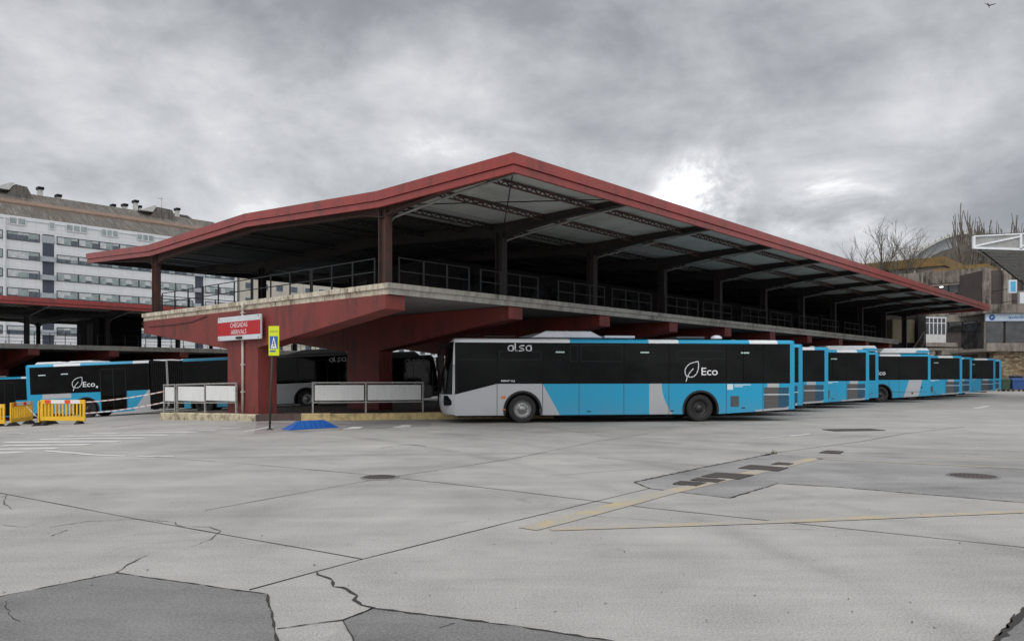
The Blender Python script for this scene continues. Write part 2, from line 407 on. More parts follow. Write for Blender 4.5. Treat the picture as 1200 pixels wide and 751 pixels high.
for p, w, j in [([(-60, 707), (0, 699), (137, 671.5), (313, 696.5), (318, 718), (325, 750), (335, 800)], .022, .006), ([(402, 727), (437, 713), (600, 733), (715, 751), (900, 790)], .03, .008),
             ([(325, 737), (365, 731), (402, 727), (437, 713)], .018, .006), ([(402, 727), (415, 751)], .012, .004), ([(370, 671), (388, 680), (392, 687), (408, 690), (418, 698), (416, 703), (424, 709), (437, 713)], .03, .014),
             ([(1202, 712), (1186, 730), (1170, 751), (1155, 780)], .05, .012), ([(743, 565), (820, 548.5), (905, 531.5)], .07, .012), ([(743, 565), (762, 572.5)], .03, .006),
             ([(855, 583.5), (912, 566.5)], .04, .01), ([(762, 572.5), (855, 583.5)], .02, .006), ([(912, 566.5), (985, 571), (1200, 589), (1400, 605)], .025, .006),
             ([(136, 671), (150, 661), (172, 651)], .014, .01), ([(58, 618), (100, 611), (165, 608), (205, 612), (208, 616), (245, 618), (260, 622), (250, 630), (225, 641)], .012, .015), ([(60, 628), (80, 621)], .014, .01),
             ([(0, 615), (35, 618)], .01, .01), ([(0, 583), (8, 580), (4, 590), (14, 596)], .012, .01), ([(445, 525), (480, 521), (500, 523)], .03, .01), ([(5, 705), (12, 722), (24, 728)], .01, .01),
             ([(515, 736), (533, 730)], .008, .004), ([(895, 534), (910, 530)], .10, .02), ([(1163, 748), (1180, 735), (1190, 720)], .02, .01), ([(610, 601), (640, 603), (700, 605), (900, 620), (1000, 621)], .006, .01)]:
    ribbon(m, px(*p), w * .72, .0055, j * 1.1, .75, .07)
tag(m.build('pavement_joint', M_crack, normals=False), kind='structure')
# yellow lines
def line(name, P, w, mat, lift=.007):
    m = MB(); ribbon(m, px(*P), w, lift, 0, .06); return tag(m.build(name, mat, normals=False), kind='structure')
line('yellow_line', [(618, 620), (680, 604), (790, 575), (957, 537)], .26, M_yline, .007)
line('yellow_line', [(645, 620.5), (900, 612), (1200, 599.5), (1500, 586)], .15, M_yline, .007)
line('yellow_line', [(957, 537.5), (1200, 549), (1500, 562)], .12, M_yline, .007)
def z4(x, y): return (x / 4, 370 + y / 4)
for a, b, w in [((420, 553), (920, 546), .3), ((290, 565), (790, 560), .3), ((180, 579), (690, 573), .3), ((20, 594), (560, 590), .33), ((0, 609), (420, 604), .33), ((-120, 627), (270, 622), .3), ((-240, 648), (105, 641), .3),
                ((540, 531), (830, 515), .2), ((-100, 556), (120, 551), .2), ((600, 541), (900, 534), .2), ((1040, 528), (1130, 524), .25), ((930, 537), (1010, 536), .2)]:
    m = MB(); ribbon(m, [gp(*z4(*a)), gp(*z4(*b))], w, .007, 0, .05); tag(m.build('crossing_stripe', M_wline, normals=False), kind='structure')
line('white_line', [(52, 528), (75, 530), (108, 533), (148, 534.5)], .13, M_wline)
line('white_line', [(160, 535), (204, 535)], .12, M_wline)
line('white_line', [(925, 511), (950, 508.5)], .16, M_wline); line('white_line', [(890, 514), (920, 511.5)], .08, M_wline)
line('white_line', [(1143, 478.5), (1159, 475.5)], .2, M_wline); line('white_line', [(286, 506), (318, 500)], .14, M_wline)
for u, v in ((411, 501.5), (470, 499.5)):
    m = MB(); ribbon(m, px((u - 9, v + 1), (u + 3, v + .6), (u + 9, v - 1.5)), .5, .007, .05, .4, .3); tag(m.build('painted_arrow', M_wline, normals=False), kind='structure')

# grates, covers
def slat_mat():
    t = NT('cast_iron_grate'); v = t.coord(); sp = t.node('ShaderNodeSeparateXYZ'); t.link(v, sp.inputs[0])
    s = t.math('SINE', t.math('MULTIPLY', sp.outputs[0], 2 * math.pi / .07)); q = t.math('SINE', t.math('MULTIPLY', sp.outputs[1], 2 * math.pi / .12))
    c = t.mix(t.rng(t.math('MAXIMUM', s, q), .1, .6), (.012, .011, .01), (.11, .095, .085)); t.setc(c, .7, .3); return t.m
M_grate = slat_mat()
gq = [([(788, 567.5), (797, 564), (829, 566), (816, 570)], 'first drain grate along the yellow line, at the near end of the row'), ([(809, 563), (817, 560.2), (851, 562.6), (840, 566)], 'second drain grate of the row, tucked against the long rusty one'),
      ([(821, 558.7), (840, 554), (884, 556.8), (866, 561.9)], 'long rusty drain grate in the middle of the row on the asphalt patch'), ([(865, 549), (879, 545), (924, 548.5), (912, 552.5)], 'long drain grate just beyond the middle of the row by the yellow line'),
      ([(903.5, 544.3), (912, 542), (931, 543.5), (924, 545.6)], 'short drain grate at the far end of the row on the asphalt strip'), ([(959.5, 530.7), (969, 528), (989, 529.3), (984, 532)], 'drain grate in the concrete beyond the corner of the yellow lines')]
for q, lab in gq:
    P = px(*q); cx_, cy_ = sum(p[0] for p in P) / 4, sum(p[1] for p in P) / 4
    m = MB(); m.prism([(p[0] - cx_, p[1] - cy_) for p in P], 'z', 0, .006); o = m.build('drain_grate', M_grate, None, (cx_, cy_, .0085)); tag(o, lab, 'drain grate', 'drain grates')
x, y = gp(445, 559.5); t = thing('manhole_cover', 'round cast iron manhole cover where two concrete joints meet', 'manhole cover', (x, y, .004))
MB().lathe([(0.001, .008), (.25, .008), (.255, .0)], (0, 0, 0), 'z', 32).build('lid', M_grate, t); MB().lathe([(.258, .0), (.26, .009), (.30, .009), (.31, .0)], (0, 0, 0), 'z', 32).build('ring', M_patch, t)
x, y = gp(1140, 558); t = thing('manhole_cover', 'worn manhole cover in the grey asphalt near the right edge', 'manhole cover', (x, y, .006))
MB().lathe([(0.001, .006), (.33, .006), (.335, .0)], (0, 0, 0), 'z', 32).build('lid', M_grate, t); MB().lathe([(.338, .0), (.34, .007), (.38, .007), (.39, .0)], (0, 0, 0), 'z', 32).build('ring', M_patch, t)
x, y = gp(1000, 504); o = MB().box((0, 0, .008), (1.6, .7, .016)).build('drain_grate', M_grate, None, (x, y, .004)); o.rotation_euler.z = R(10); tag(o, 'wide drain grate in the concrete behind the parked buses', 'drain grate', 'drain grates')

# small litter: leaves, grit and scraps
m = MB(); rl = random.Random(3)
for i in range(150):
    u = rl.uniform(-50, 1250); v = 503 + (rl.random() ** 1.6) * 240; x, y = gp(u, v); a = rl.uniform(0, 6.28); r_ = rl.uniform(.005, .017)
    m.face([(x + r_ * math.cos(a + k * 1.571) * (1 if k % 2 else .55), y + r_ * math.sin(a + k * 1.571) * (1 if k % 2 else .55), gz(x) + .006 + (.008 if k == 1 else 0)) for k in range(4)])
tag(m.build('litter', plain('dry_leaf', (.085, .06, .04), .9), normals=False), 'small dry leaves and grit scattered over the concrete yard', None, None, 'stuff')
x, y = gp(906, 532)
m = MB()
for i in range(16):
    a = rl.uniform(0, 6.28); l = rl.uniform(.04, .14); bx0 = x + rl.gauss(0, .035); by0 = y + rl.gauss(0, .035); m.face([(bx0 - .008, by0, .005), (bx0 + .008, by0, .005), (bx0 + math.cos(a) * l * .5, by0 + math.sin(a) * l * .5, l)])
tag(m.build('weed', plain('dry_weed', (.10, .11, .04), .9), normals=False), 'small dry weed growing at the tip of the cracked asphalt patch', 'weed')

# ------------------------------------------------------------------ terminal building
def terminal(label, loc, nb, a0, deck_a1, z_off, core=(9.5, 56), low=(11.3, 49), end=True):
    T = thing('bus_terminal', label, 'bus terminal', loc, AN)
    DZ = 4.35
    BW = 17.3
    # deck
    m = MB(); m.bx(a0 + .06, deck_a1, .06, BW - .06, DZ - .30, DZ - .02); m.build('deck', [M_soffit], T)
    # edge coping in two steps
    m = MB()
    for (z0, z1, out) in ((DZ - .31, DZ - .14, 0), (DZ - .136, DZ + .02, .07)):
        m.bx(a0 - out - .002, deck_a1, -out, .055, z0, z1)
    m.build('deck_edge', M_conc, T)
    m = MB()
    for (z0, z1, out) in ((DZ - .31, DZ - .14, 0), (DZ - .136, DZ + .02, .07)):
        m.bx(a0 - out, a0 + .055, .058, BW + out, z0, z1)
    m.build('end_coping', M_cope, T)
    m = MB(); m.bx(a0 - .0, deck_a1, BW - .055, BW + .05, DZ - .31, DZ + .02); m.build('deck_edge', M_conc, T)
    # T piers: pillar with tapering cantilevers, in one piece
    n = int((deck_a1 - a0) / 5.4) + 1
    prof = [(.12, DZ - .31), (.12, 3.6), (7.4, 2.62), (7.4, -1.9), (9.6, -1.9), (9.6, 2.62), (BW - .1, 3.5), (BW - .1, DZ - .31)]
    for k in range(n):
        a = a0 + 5.4 * k
        m = MB(); m.prism([(b, z) for b, z in prof], 'x', a - .06 if k == 0 else a, a + .72); m.build('pier', M_red, T, bevel=.02)
    # roof
    zt = [(-4.98, 7.20), (.42, 7.11), (8.2, 7.53), (16.5, 7.33), (23.95, 7.73)]
    ra0, ra1 = a0 - .02, a0 + 56.6
    def zr(b):
        for (b0, z0), (b1, z1) in zip(zt, zt[1:]):
            if b <= b1: return z0 + (z1 - z0) * (b - b0) / (b1 - b0)
        return zt[-1][1]
    m = MB()
    for (b0, z0), (b1, z1) in zip(zt, zt[1:]):
        P = [(ra0, b0, z0 - .03), (ra1, b0, z0 - .03), (ra1, b1, z1 - .03), (ra0, b1, z1 - .03)]; m.face(P)
        m.face([(x, y, z - .06) for x, y, z in P])
    m.build('roof', plain('roof_sheet', (.25, .24, .23), .6) if 'roof_sheet' not in MATS else MATS['roof_sheet'], T, normals=False)
    # lining panels between purlins
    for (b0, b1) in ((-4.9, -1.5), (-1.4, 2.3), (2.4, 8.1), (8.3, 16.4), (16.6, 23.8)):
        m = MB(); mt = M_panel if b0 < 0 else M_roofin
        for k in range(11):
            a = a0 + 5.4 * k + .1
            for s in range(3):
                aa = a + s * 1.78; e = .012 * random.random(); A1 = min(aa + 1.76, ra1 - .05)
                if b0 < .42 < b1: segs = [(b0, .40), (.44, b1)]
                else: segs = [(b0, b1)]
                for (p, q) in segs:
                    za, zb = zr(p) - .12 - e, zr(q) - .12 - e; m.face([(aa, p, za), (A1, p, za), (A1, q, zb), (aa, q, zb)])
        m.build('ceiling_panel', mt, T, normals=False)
    # fascia: two courses with a shadow gap
    m = MB()
    for (dz0, dz1, out) in ((-.26, .02, .05), (-.46, -.275, .0)):
        for (b0, z0), (b1, z1) in zip(zt, zt[1:]):
            m.prism([(b0, z0 + dz0), (b1, z1 + dz0), (b1, z1 + dz1), (b0, z0 + dz1)], 'x', ra0 - out - .06, ra0 + .03)
    m.build('gable_fascia', M_fascia, T)
    m = MB()
    for (dz0, dz1, out) in ((-.26, .02, .05), (-.46, -.275, .0)):
        for i in range(7):
            s = (ra1 - ra0) / 7; m.bx(ra0 - .06 - (out if i == 0 else 0) + s * i * 1.0, ra0 - .06 + s * (i + 1) - .006, -4.98 - out - .06, -4.985 + .03, 7.20 + dz0, 7.20 + dz1)
    m.bx(ra0, ra1, -4.93, -4.88, 6.86, 7.12)
    m.build('eaves_fascia', M_fascia, T)
    m = MB(); m.bx(ra0, ra1, 23.9, 24.0, 7.3, 7.75); m.build('eaves_fascia', M_dark, T)
    m = MB(); m.prism([(b, z - .03) for b, z in zt] + [(b, z - .44) for b, z in reversed(zt)], 'x', ra1 - .06, ra1); m.build('gable_fascia', M_fascia, T)
    # frames: column, knee and tapered rafter
    for k in range(11):
        a = a0 + 5.4 * k + (.25 if k == 0 else 0)
        if k == 10: a = ra1 - 2.6
        cm = M_rust if k == 0 else M_dark
        deckz = DZ if a < deck_a1 else -1.8
        for bc in (.5, 16.6):
            m = MB(); m.bx(a - .13, a + .13, bc - .17, bc - .14, deckz, zr(bc) - .45); m.bx(a - .13, a + .13, bc + .14, bc + .17, deckz, zr(bc) - .45); m.bx(a - .02, a + .02, bc - .14, bc + .14, deckz, zr(bc) - .45)
            m.bx(a - .2, a + .2, bc - .25, bc + .25, deckz, deckz + .03)
            m.build('column', cm, T)
        P = [(-4.85, 6.98 - .10), (-4.85, 7.14), (.42, 6.97), (8.2, 7.39), (16.5, 7.19), (23.8, 7.58), (23.8, 7.36), (17.4, 6.75), (16.6, 6.5), (15.6, 6.7), (8.2, 6.98), (1.5, 6.60), (.5, 6.42), (-.4, 6.60), (-2.5, 6.80)]
        m = MB(); m.prism(P, 'x', a - .015, a + .015)
        bot = [P[0]] + P[6:][::-1][:0] + [(-4.85, 6.88), (-2.5, 6.80), (-.4, 6.60), (.5, 6.42), (1.5, 6.60), (8.2, 6.98), (15.6, 6.7), (16.6, 6.5), (17.4, 6.75), (23.8, 7.36)]
        for (b0, z0), (b1, z1) in zip(bot[1:], bot[2:]): m.prism([(b0, z0 - .02), (b1, z1 - .02), (b1, z1), (b0, z0)], 'x', a - .11, a + .11)
        m.build('rafter', cm if k == 0 else M_dark, T)
        if k > 0 or True:
            m = MB(); m.tube([(a + .2, .62, deckz), (a + .2, .62, 6.05), (a + .2, .55, 6.28), (a + .2, .3, 6.42), (a + .2, -2.6, 6.72), (a + .2, -4.6, 6.88)], .035, 7); m.build('downpipe', M_pipe, T)
    # purlins: small lattice beams
    for bp in (-3.6, -1.45, .9, 2.35, 4.6, 6.6, 10.5, 13.0, 19.0, 21.5):
        z = zr(bp) - .16; m = MB()
        m.bx(ra0 + .1, ra1 - .1, bp - .04, bp + .04, z - .04, z); m.bx(ra0 + .1, ra1 - .1, bp - .04, bp + .04, z - .17, z - .14)
        if bp < 5:
            a = ra0 + .2; s = 0
            while a < ra1 - .8:
                m.bar((a, bp, z - .03 if s else z - .15), (a + .2, bp, z - .15 if s else z - .03), .03, .03); a += .2; s = 1 - s
        m.build('purlin', M_rust if bp < 0 else M_dark, T)
    # wind bracing in the first bay
    m = MB(); m.bar((a0 + .3, -4.7, 7.0), (a0 + 5.2, .2, 6.75), .03); m.bar((a0 + 5.2, -4.7, 7.0), (a0 + .3, .2, 6.75), .03); m.build('brace', M_dark, T)
    # railings: one panel per half bay
    def rail(p0, p1, h=1.0, nseg=3):
        m = MB(); d = Vector(p1) - Vector(p0)
        for i in range(nseg + 1):
            q = Vector(p0) + d * i / nseg; m.bar(q, q + Vector((0, 0, h)), .04, .04)
        for hh in (h - .02, h * .52): m.bar(Vector(p0) + Vector((0, 0, hh)), Vector(p1) + Vector((0, 0, hh)), .03, .03)
        m.build('railing', M_rail, T)
    k = a0 + .62
    i = 0
    while k < deck_a1 - 3.4 and i < 20:
        rail((k, .3, DZ), (k + 3.0, .3, DZ), .88); k += 3.55 if i % 2 == 0 else 4.2; i += 1
    for b0, b1 in ((1.0, 4.4), (4.5, 8.3), (8.4, 12.2), (12.3, 16.0)): rail((a0 + .25, b0, DZ), (a0 + .25, b1, DZ), .88, 3)
    for i in range(int((deck_a1 - a0) / 4)): rail((a0 + .7 + 4 * i, BW - .2, DZ), (a0 + 4.5 + 4 * i, BW - .2, DZ), .88)
    # interior core with doors
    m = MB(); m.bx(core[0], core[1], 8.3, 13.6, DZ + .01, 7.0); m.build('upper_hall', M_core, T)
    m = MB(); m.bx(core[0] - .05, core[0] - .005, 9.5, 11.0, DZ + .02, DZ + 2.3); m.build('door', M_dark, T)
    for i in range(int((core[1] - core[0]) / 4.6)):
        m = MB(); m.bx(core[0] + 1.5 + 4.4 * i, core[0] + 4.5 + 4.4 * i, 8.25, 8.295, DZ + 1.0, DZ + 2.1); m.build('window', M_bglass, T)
    m = MB(); m.bx(low[0], low[1], 9.7, 10.3, -1.8, DZ - .32); m.build('lower_screen_wall', M_core, T)  # thin dark wall added to close off bright gaps under the deck
    if end: m = MB(); m.bx(a0 + 57, a0 + 57.3, 3.2, 24, 3.0, 7.4); m.build('end_wall', M_core, T)  # dark wall added to block the bright view under the far roof end
    return T
T1 = terminal('red fascia bus terminal with raised deck in the centre of the yard', tuple(O), 10, 0.0, 50.5, 0)
# extra fittings of the near pier
m = MB(); m.tube([(-.12, 8.35, .24), (-.12, 8.35, 4.02)], .045, 10); m.tube([(-.12, 8.35, 4.0), (-.12, 8.35, 4.3)], .055, 10)
for z in (1.0, 2.0, 3.9): m.bx(-.17, -.05, 8.27, 8.43, z, z + .04)
m.build('downpipe', plain('white_pipe', (.55, .52, .47), .5), T1)
m = MB(); m.tube([(-.085, 16.6, 3.75), (-.085, 14, 3.74), (-.085, 12.5, 3.78), (-.085, 11.2, 3.95)], .014, 6); m.build('cable', M_dark, T1)
m = MB(); m.bx(.705, .74, 7.9, 9.3, 2.6, 3.3); m.build('wall_plate', M_conc, T1)

# second terminal further left, lower ground
W2 = Vector((-32.4, 48.6, 0)); off2 = W2 - dR * 24 + dL * 4.98
def a_at(u, b):
    k = (u - 600) / F; p = off2 + dL * b; return (k * p.y - p.x) / (dR.x - k * dR.y)
T2CORE = (a_at(90, 13.6), a_at(166, 8.3))
T2 = terminal('second red fascia terminal with dark deck, behind the articulated bus', (off2.x, off2.y, -.55), 10, 0.0, 56.0, 0, T2CORE, (6, 85), False)

# ------------------------------------------------------------------ platform islands
M_kerb = weathered('yellow_kerb', (.68, .52, .24), (.20, .16, .10), .6, 2.6, .85, False, .5, (.42, .36, .24))
M_kerb2 = weathered('cream_kerb', (.62, .55, .38), (.14, .11, .07), .7, 2.6, .85, False, .5, (.33, .29, .2))
M_plat = weathered('platform_paving', (.13, .085, .075), (.07, .05, .045), .5, 1.1, .8, False)
def kz(x): return .24 + gz(x) * .75
KL = [(-14.23, 31.15), (-9.04, 27.12)]; KR = [(-7.55, 27.5), (-2.5, 28.6), (1.6, 29.15)]
def bw(a, b): p = W(a, b); return (p.x, p.y)
plat = KL + [(-8.75, 27.35), (-7.9, 27.75)] + KR + [bw(14, 5.5), bw(50, 5.5), bw(50, 12.5), bw(.3, 13.4)]
m = MB(); m.face([(x, y, kz(x)) for x, y in plat])
for (a, b) in zip(plat, plat[1:] + plat[:1]): m.face([(a[0], a[1], kz(a[0])), (b[0], b[1], kz(b[0])), (b[0], b[1], -1.6), (a[0], a[1], -1.6)])
tag(m.build('platform_pavement', M_plat), kind='structure')
def kerb(name, P, mat, n_each):
    m = MB()
    for (a, b) in zip(P, P[1:]):
        A = Vector((*a, 0)); B = Vector((*b, 0)); L = (B - A).length; n = max(1, round(L / 1.0)); d = (B - A).normalized(); nn = Vector((d.y, -d.x, 0))
        for i in range(n):
            p = A + (B - A) * (i / n) + d * .006; q = A + (B - A) * ((i + 1) / n) - d * .006; j = random.uniform(-.012, .012)
            for (s, t) in ((p, q),):
                c0, c1 = s + nn * (.03 + j), t + nn * (.03 + j); e0, e1 = s - nn * .22, t - nn * .22
                f0, f1 = c0 + nn * .03, c1 + nn * .03
                za, zb = kz(s.x) + .012 + j, kz(t.x) + .012 + j
                m.face([(c0.x, c0.y, za), (c1.x, c1.y, zb), (e1.x, e1.y, zb), (e0.x, e0.y, za)])
                m.face([(f0.x, f0.y, gz(s.x) - .05), (f1.x, f1.y, gz(t.x) - .05), (f1.x, f1.y, zb - .04), (f0.x, f0.y, za - .04)])
                m.face([(f0.x, f0.y, za - .04), (f1.x, f1.y, zb - .04), (c1.x, c1.y, zb), (c0.x, c0.y, za)])
                m.face([(c0.x, c0.y, za), (e0.x, e0.y, za), (e0.x, e0.y, -.9), (f0.x, f0.y, -.9), (f0.x, f0.y, za - .04)])
                m.face([(c1.x, c1.y, zb), (e1.x, e1.y, zb), (e1.x, e1.y, -.9), (f1.x, f1.y, -.9), (f1.x, f1.y, zb - .04)])
    return tag(m.build(name, mat), kind='structure')
kerb('platform_kerb', KL, M_kerb2, 5); kerb('platform_kerb', KR, M_kerb, 8)
m = MB(); q0 = W2 + dL * 13 - dR * 22; 
for (a, b) in ((0, 1),):
    P = [q0, q0 + dR * 50, q0 + dR * 50 + dL * 6, q0 + dL * 6]; m.face([(p.x, p.y, -.9) for p in P])
    for i in range(4): m.face([(P[i].x, P[i].y, -.9), (P[(i + 1) % 4].x, P[(i + 1) % 4].y, -.9), (P[(i + 1) % 4].x, P[(i + 1) % 4].y, -2.5), (P[i].x, P[i].y, -2.5)])
tag(m.build('platform_pavement', M_plat), kind='structure')

# ------------------------------------------------------------------ buses
WB = 2.55
def make_bus(name, label, kind='city', L=12.14, mir=False, group='city buses parked in the bays'):
    root = thing(name, label, 'bus', group=group)
    lm = LIV[kind]; Wm = WB if mir else None
    fs = 1 if mir else -1; ys = (WB + .014) if mir else -.014
    wheels = {'city': (2.31, 8.64), 'rearpod': (2.31, 9.0), 'articulated': (2.9, 8.2, 14.1)}[kind]
    rear_gap = None
    RA = .60
    def zlow(x):
        z = .27
        if x > wheels[-1] + .7: z = .27 + (x - wheels[-1] - .7) * .055
        for w in wheels:
            d = abs(x - w)
            if d < RA: z = max(z, .44 + math.sqrt(max(0, RA * RA - d * d)) * 1.0)
        return z
    def belt(x): return 1.34 if x > 1.43 else .98 + .36 * x / 1.43
    xs = {0, 1.43, L}
    for w in wheels:
        for i in range(17): xs.add(w + RA * math.cos(math.pi * i / 16))
        xs |= {w - RA - .001, w + RA + .001}
    xs |= {.5 * i for i in range(int(L * 2))} | {L - .17}
    art = kind == 'articulated'
    BEL = (9.2, 10.9)
    xs = sorted(x for x in xs if 0 <= x <= L)
    if art: xs = sorted(set([x for x in xs if not BEL[0] < x < BEL[1]] + list(BEL)))
    roofp = [(0, 2.765), (.012, 2.81), (.045, 2.85), (.12, 2.878), (.3, 2.893), (1.275, 2.90)]
    m = MB()
    def prof(x):
        return [(0, zlow(x)), (0, belt(x)), (0, 2.745)] + roofp
    for x, x2 in zip(xs, xs[1:]):
        if art and x >= BEL[0] - 1e-6 and x2 <= BEL[1] + 1e-6: continue
        A, B = prof(x), prof(x2)
        for i in range(len(A) - 1):
            mi = 1 if i == 1 and x < L - .18 else 0
            for f in (lambda y: y, lambda y: WB - y):
                m.face([(x, f(A[i][0]), A[i][1]), (x2, f(B[i][0]), B[i][1]), (x2, f(B[i + 1][0]), B[i + 1][1]), (x, f(A[i + 1][0]), A[i + 1][1])], mi, i > 2)
    # nose
    zs = [(.30, .36), (.40, .42), (.6, .47), (.8, .48), (.98, .46), (1.16, .43), (1.5, .40), (2.0, .34), (2.4, .28), (2.66, .22), (2.77, .14), (2.85, .05), (2.89, 0.0)]
    ss = [-1, -.985, -.95, -.9, -.82, -.7, -.5, -.25, 0, .25, .5, .7, .82, .9, .95, .985, 1]
    def nx(s, c): return -c * (1 - abs(s) ** 4.2)
    for (z0, c0), (z1, c1) in zip(zs, zs[1:]):
        for s0, s1 in zip(ss, ss[1:]):
            mid = abs(s0 + s1) / 2; zl0, zl1 = z0, z1
            mi = 2 if (z0 >= .97 and z1 <= 2.78 and mid < .93) else 0
            ya, yb = (s0 + 1) * WB / 2, (s1 + 1) * WB / 2
            m.face([(nx(s0, c0), ya, z0), (nx(s1, c0), yb, z0), (nx(s1, c1), yb, z1), (nx(s0, c1), ya, z1)], mi, True)
    # tail
    tz = [(.66, .03), (.9, .08), (1.3, .10), (2.3, .09), (2.7, .06), (2.85, .0)]
    for (z0, c0), (z1, c1) in zip(tz, tz[1:]):
        for s0, s1 in zip(ss, ss[1:]):
            mid = abs(s0 + s1) / 2; f = lambda s, c: L + c * (1 - abs(s) ** 6) + .0
            mi = 2 if (z0 >= 1.29 and z1 <= 2.71 and mid < .8) else 0
            ya, yb = (s0 + 1) * WB / 2, (s1 + 1) * WB / 2
            m.face([(f(s0, c0), ya, z0), (f(s1, c0), yb, z0), (f(s1, c1), yb, z1), (f(s0, c1), ya, z1)], mi, True)
    m.face([(L, 0, .5), (L, WB, .5), (L + .03, WB, .66), (L + .03, 0, .66)], 0)
    # end rings closing the roof at both ends
    for xe in (0, L):
        P = [(xe, y, z) for y, z in roofp] + [(xe, WB - y, z) for y, z in reversed(roofp[:-1])]; m.face(P, 0)
    m.build('body', [lm, M_black, M_glass], root, W=Wm)
    # chassis and wheel wells
    m = MB()
    if art: m.bx(.2, BEL[0] - .1, .42, WB - .42, .3, 1.3); m.bx(BEL[1] + .1, L - .3, .42, WB - .42, .3, 1.3)
    else: m.bx(.2, L - .4, .42, WB - .42, .3, 1.3)
    seg = [0.1] + [w + s * .66 for w in wheels for s in (-1, 1)] + [L - .2]
    for i in range(0, len(seg), 2):
        if seg[i + 1] - seg[i] > .1:
            if art and seg[i] < BEL[0] < seg[i + 1]: m.bx(seg[i], BEL[0] - .1, .05, WB - .05, .22, .3)
            else: m.bx(seg[i], seg[i + 1], .05, WB - .05, .22 if i < len(seg) - 2 else .40, .3 if i < len(seg) - 2 else .5)
    m.build('chassis', M_black, root, W=Wm)
    # arches
    for w in wheels:
        m = MB(); P = []
        for i in range(15):
            t = math.pi * i / 14; P.append((w + .60 * math.cos(t), .44 + .60 * math.sin(t)))
        Q = [(w + .67 * math.cos(math.pi * i / 14), .44 + .67 * math.sin(math.pi * i / 14)) for i in range(15)]
        P = [(w + .60, .28)] + P + [(w - .60, .28)]; Q = [(w + .66, .28)] + Q + [(w - .66, .28)]
        for i in range(len(P) - 1):
            m.prism([P[i], P[i + 1], Q[i + 1], Q[i]], 'y', -.012, .05)
        m.build('wheel_arch', M_rubber, root, W=Wm)
    for w in wheels:
        for side in (0, 1):
            if side == 1 and False: pass
            yo = .06 if side == 0 else WB - .06
            sg = 1 if side == 0 else -1
            m = MB(); m.lathe([(.30, .03 * sg), (.33, .0), (.45, .0), (.475, .03 * sg), (.478, .25 * sg), (.45, .28 * sg), (.30, .28 * sg)], (w, yo, .478), 'y', 36)
            tw = m.build('wheel', M_rubber, root, W=Wm)
            m = MB(); dp = .10 if w == wheels[0] else .16
            front = w == wheels[0]
            m.lathe([(.305, .01 * sg), (.29, .02 * sg), (.27, .07 * sg), (.22, dp * sg), (.13, dp * .7 * sg), (.11, .03 * sg), (.001, .02 * sg)], (w, yo, .478), 'y', 30)
            for i in range(10):
                t = 2 * math.pi * i / 10; m.lathe([(.001, (dp - .05) * sg), (.016, (dp - .05) * sg), (.016, dp * sg)], (w + .175 * math.cos(t), yo, .478 + .175 * math.sin(t)), 'y', 6)
            m.build('rim', M_rim if front else M_rimdark, tw, W=Wm)
    # side windows
    if kind == 'city': joints = [.08, 1.43, 3.0, 4.27, 5.86, 7.48, 9.58, 10.95, 11.975]
    elif kind == 'rearpod': joints = [.08, 1.43, 3.0, 5.5, 8.0, 10.1, 11.98]
    else: joints = [.08, 1.5, 3.3, 5.4, 7.4, 9.12, None, 10.98, 12.0, 13.4, 15.0, L - .25]
    for a, b in zip(joints, joints[1:]):
        if a is None or b is None: continue
        m = MB(); z0a, z0b = belt(a) + .012, belt(b) + .012
        m.prism([(a + .012, z0a), (b - .012, z0b), (b - .012, 2.735), (a + .012, 2.735)], 'y', -.010, .002); m.build('window', M_glass, root, W=Wm, bevel=.004)
        m = MB(); m.prism([(a + .012, z0a), (b - .012, z0b), (b - .012, 2.735), (a + .012, 2.735)], 'y', WB - .002, WB + .010); m.build('window', M_glass, root, W=Wm)
    # window vents (paler frames in the upper part)
    def outline(x0, x1, z0, z1, t=.018):
        m = MB(); y0, y1 = -.018, -.0102
        m.bx(x0, x1, y0, y1, z0, z0 + t); m.bx(x0, x1, y0, y1, z1 - t, z1); m.bx(x0, x0 + t, y0, y1, z0 + t, z1 - t); m.bx(x1 - t, x1, y0, y1, z0 + t, z1 - t)
        m.build('window_vent', M_vent, root, W=Wm)
    if kind == 'city':
        outline(1.5, 2.95, 2.16, 2.45); outline(3.95, 4.22, 2.1, 2.68); outline(4.33, 5.8, 2.1, 2.68); outline(7.75, 9.5, 2.2, 2.50); outline(.15, 1.38, 2.15, 2.16 + .02)
        outline(10.2, 10.22, 1.4, 2.7)
        m = MB(); [m.bx(x, x + .31, -.017, -.0102, 2.40, 2.45) for x in (3.45, 6.45, 10.12)]; m.build('sticker', M_mint, root, W=Wm)
        m = MB(); m.bx(9.62, 9.83, -.006, -.001, 1.12, 1.32); m.bx(9.87, 10.5, -.006, -.001, 1.28, 1.31); m.bx(9.87, 10.2, -.006, -.001, 1.22, 1.25); m.build('sticker', M_sticker, root, W=Wm)
        m = MB(); m.bx(9.74, 10.05, -.008, .0, .52, .9); m.build('service_flap', M_grille, root, W=Wm)
        for z0, z1 in ((.98, 1.2), (.45, .92)):
            m = MB(); m.prism([(10.99, z0), (11.9 if z0 > .9 else 11.8, z0 + (.0 if z0 > .9 else .04)), (11.92, z0 + .1), (11.92, z1), (10.99, z1)], 'y', -.012, .0); m.build('engine_grille', M_grille, root, W=Wm)
        m = MB(); m.bx(10.97, 11.95, -.016, -.002, .935, .955); m.build('trim_strip', M_letter, root, W=Wm)
        for (x, z, w, h) in ((1.57, .84, .15, .09), (1.62, .45, .10, .035)):
            m = MB(); m.bx(x, x + w, -.02, -.001, z, z + h); m.build('side_marker', M_orange, root, W=Wm, bevel=.005)
        for x, z in ((4.55, .37), (7.52, .37), (10.15, .46)): m = MB(); m.bx(x, x + .13, -.012, -.001, z, z + .035); m.build('latch', M_dark, root, W=Wm)
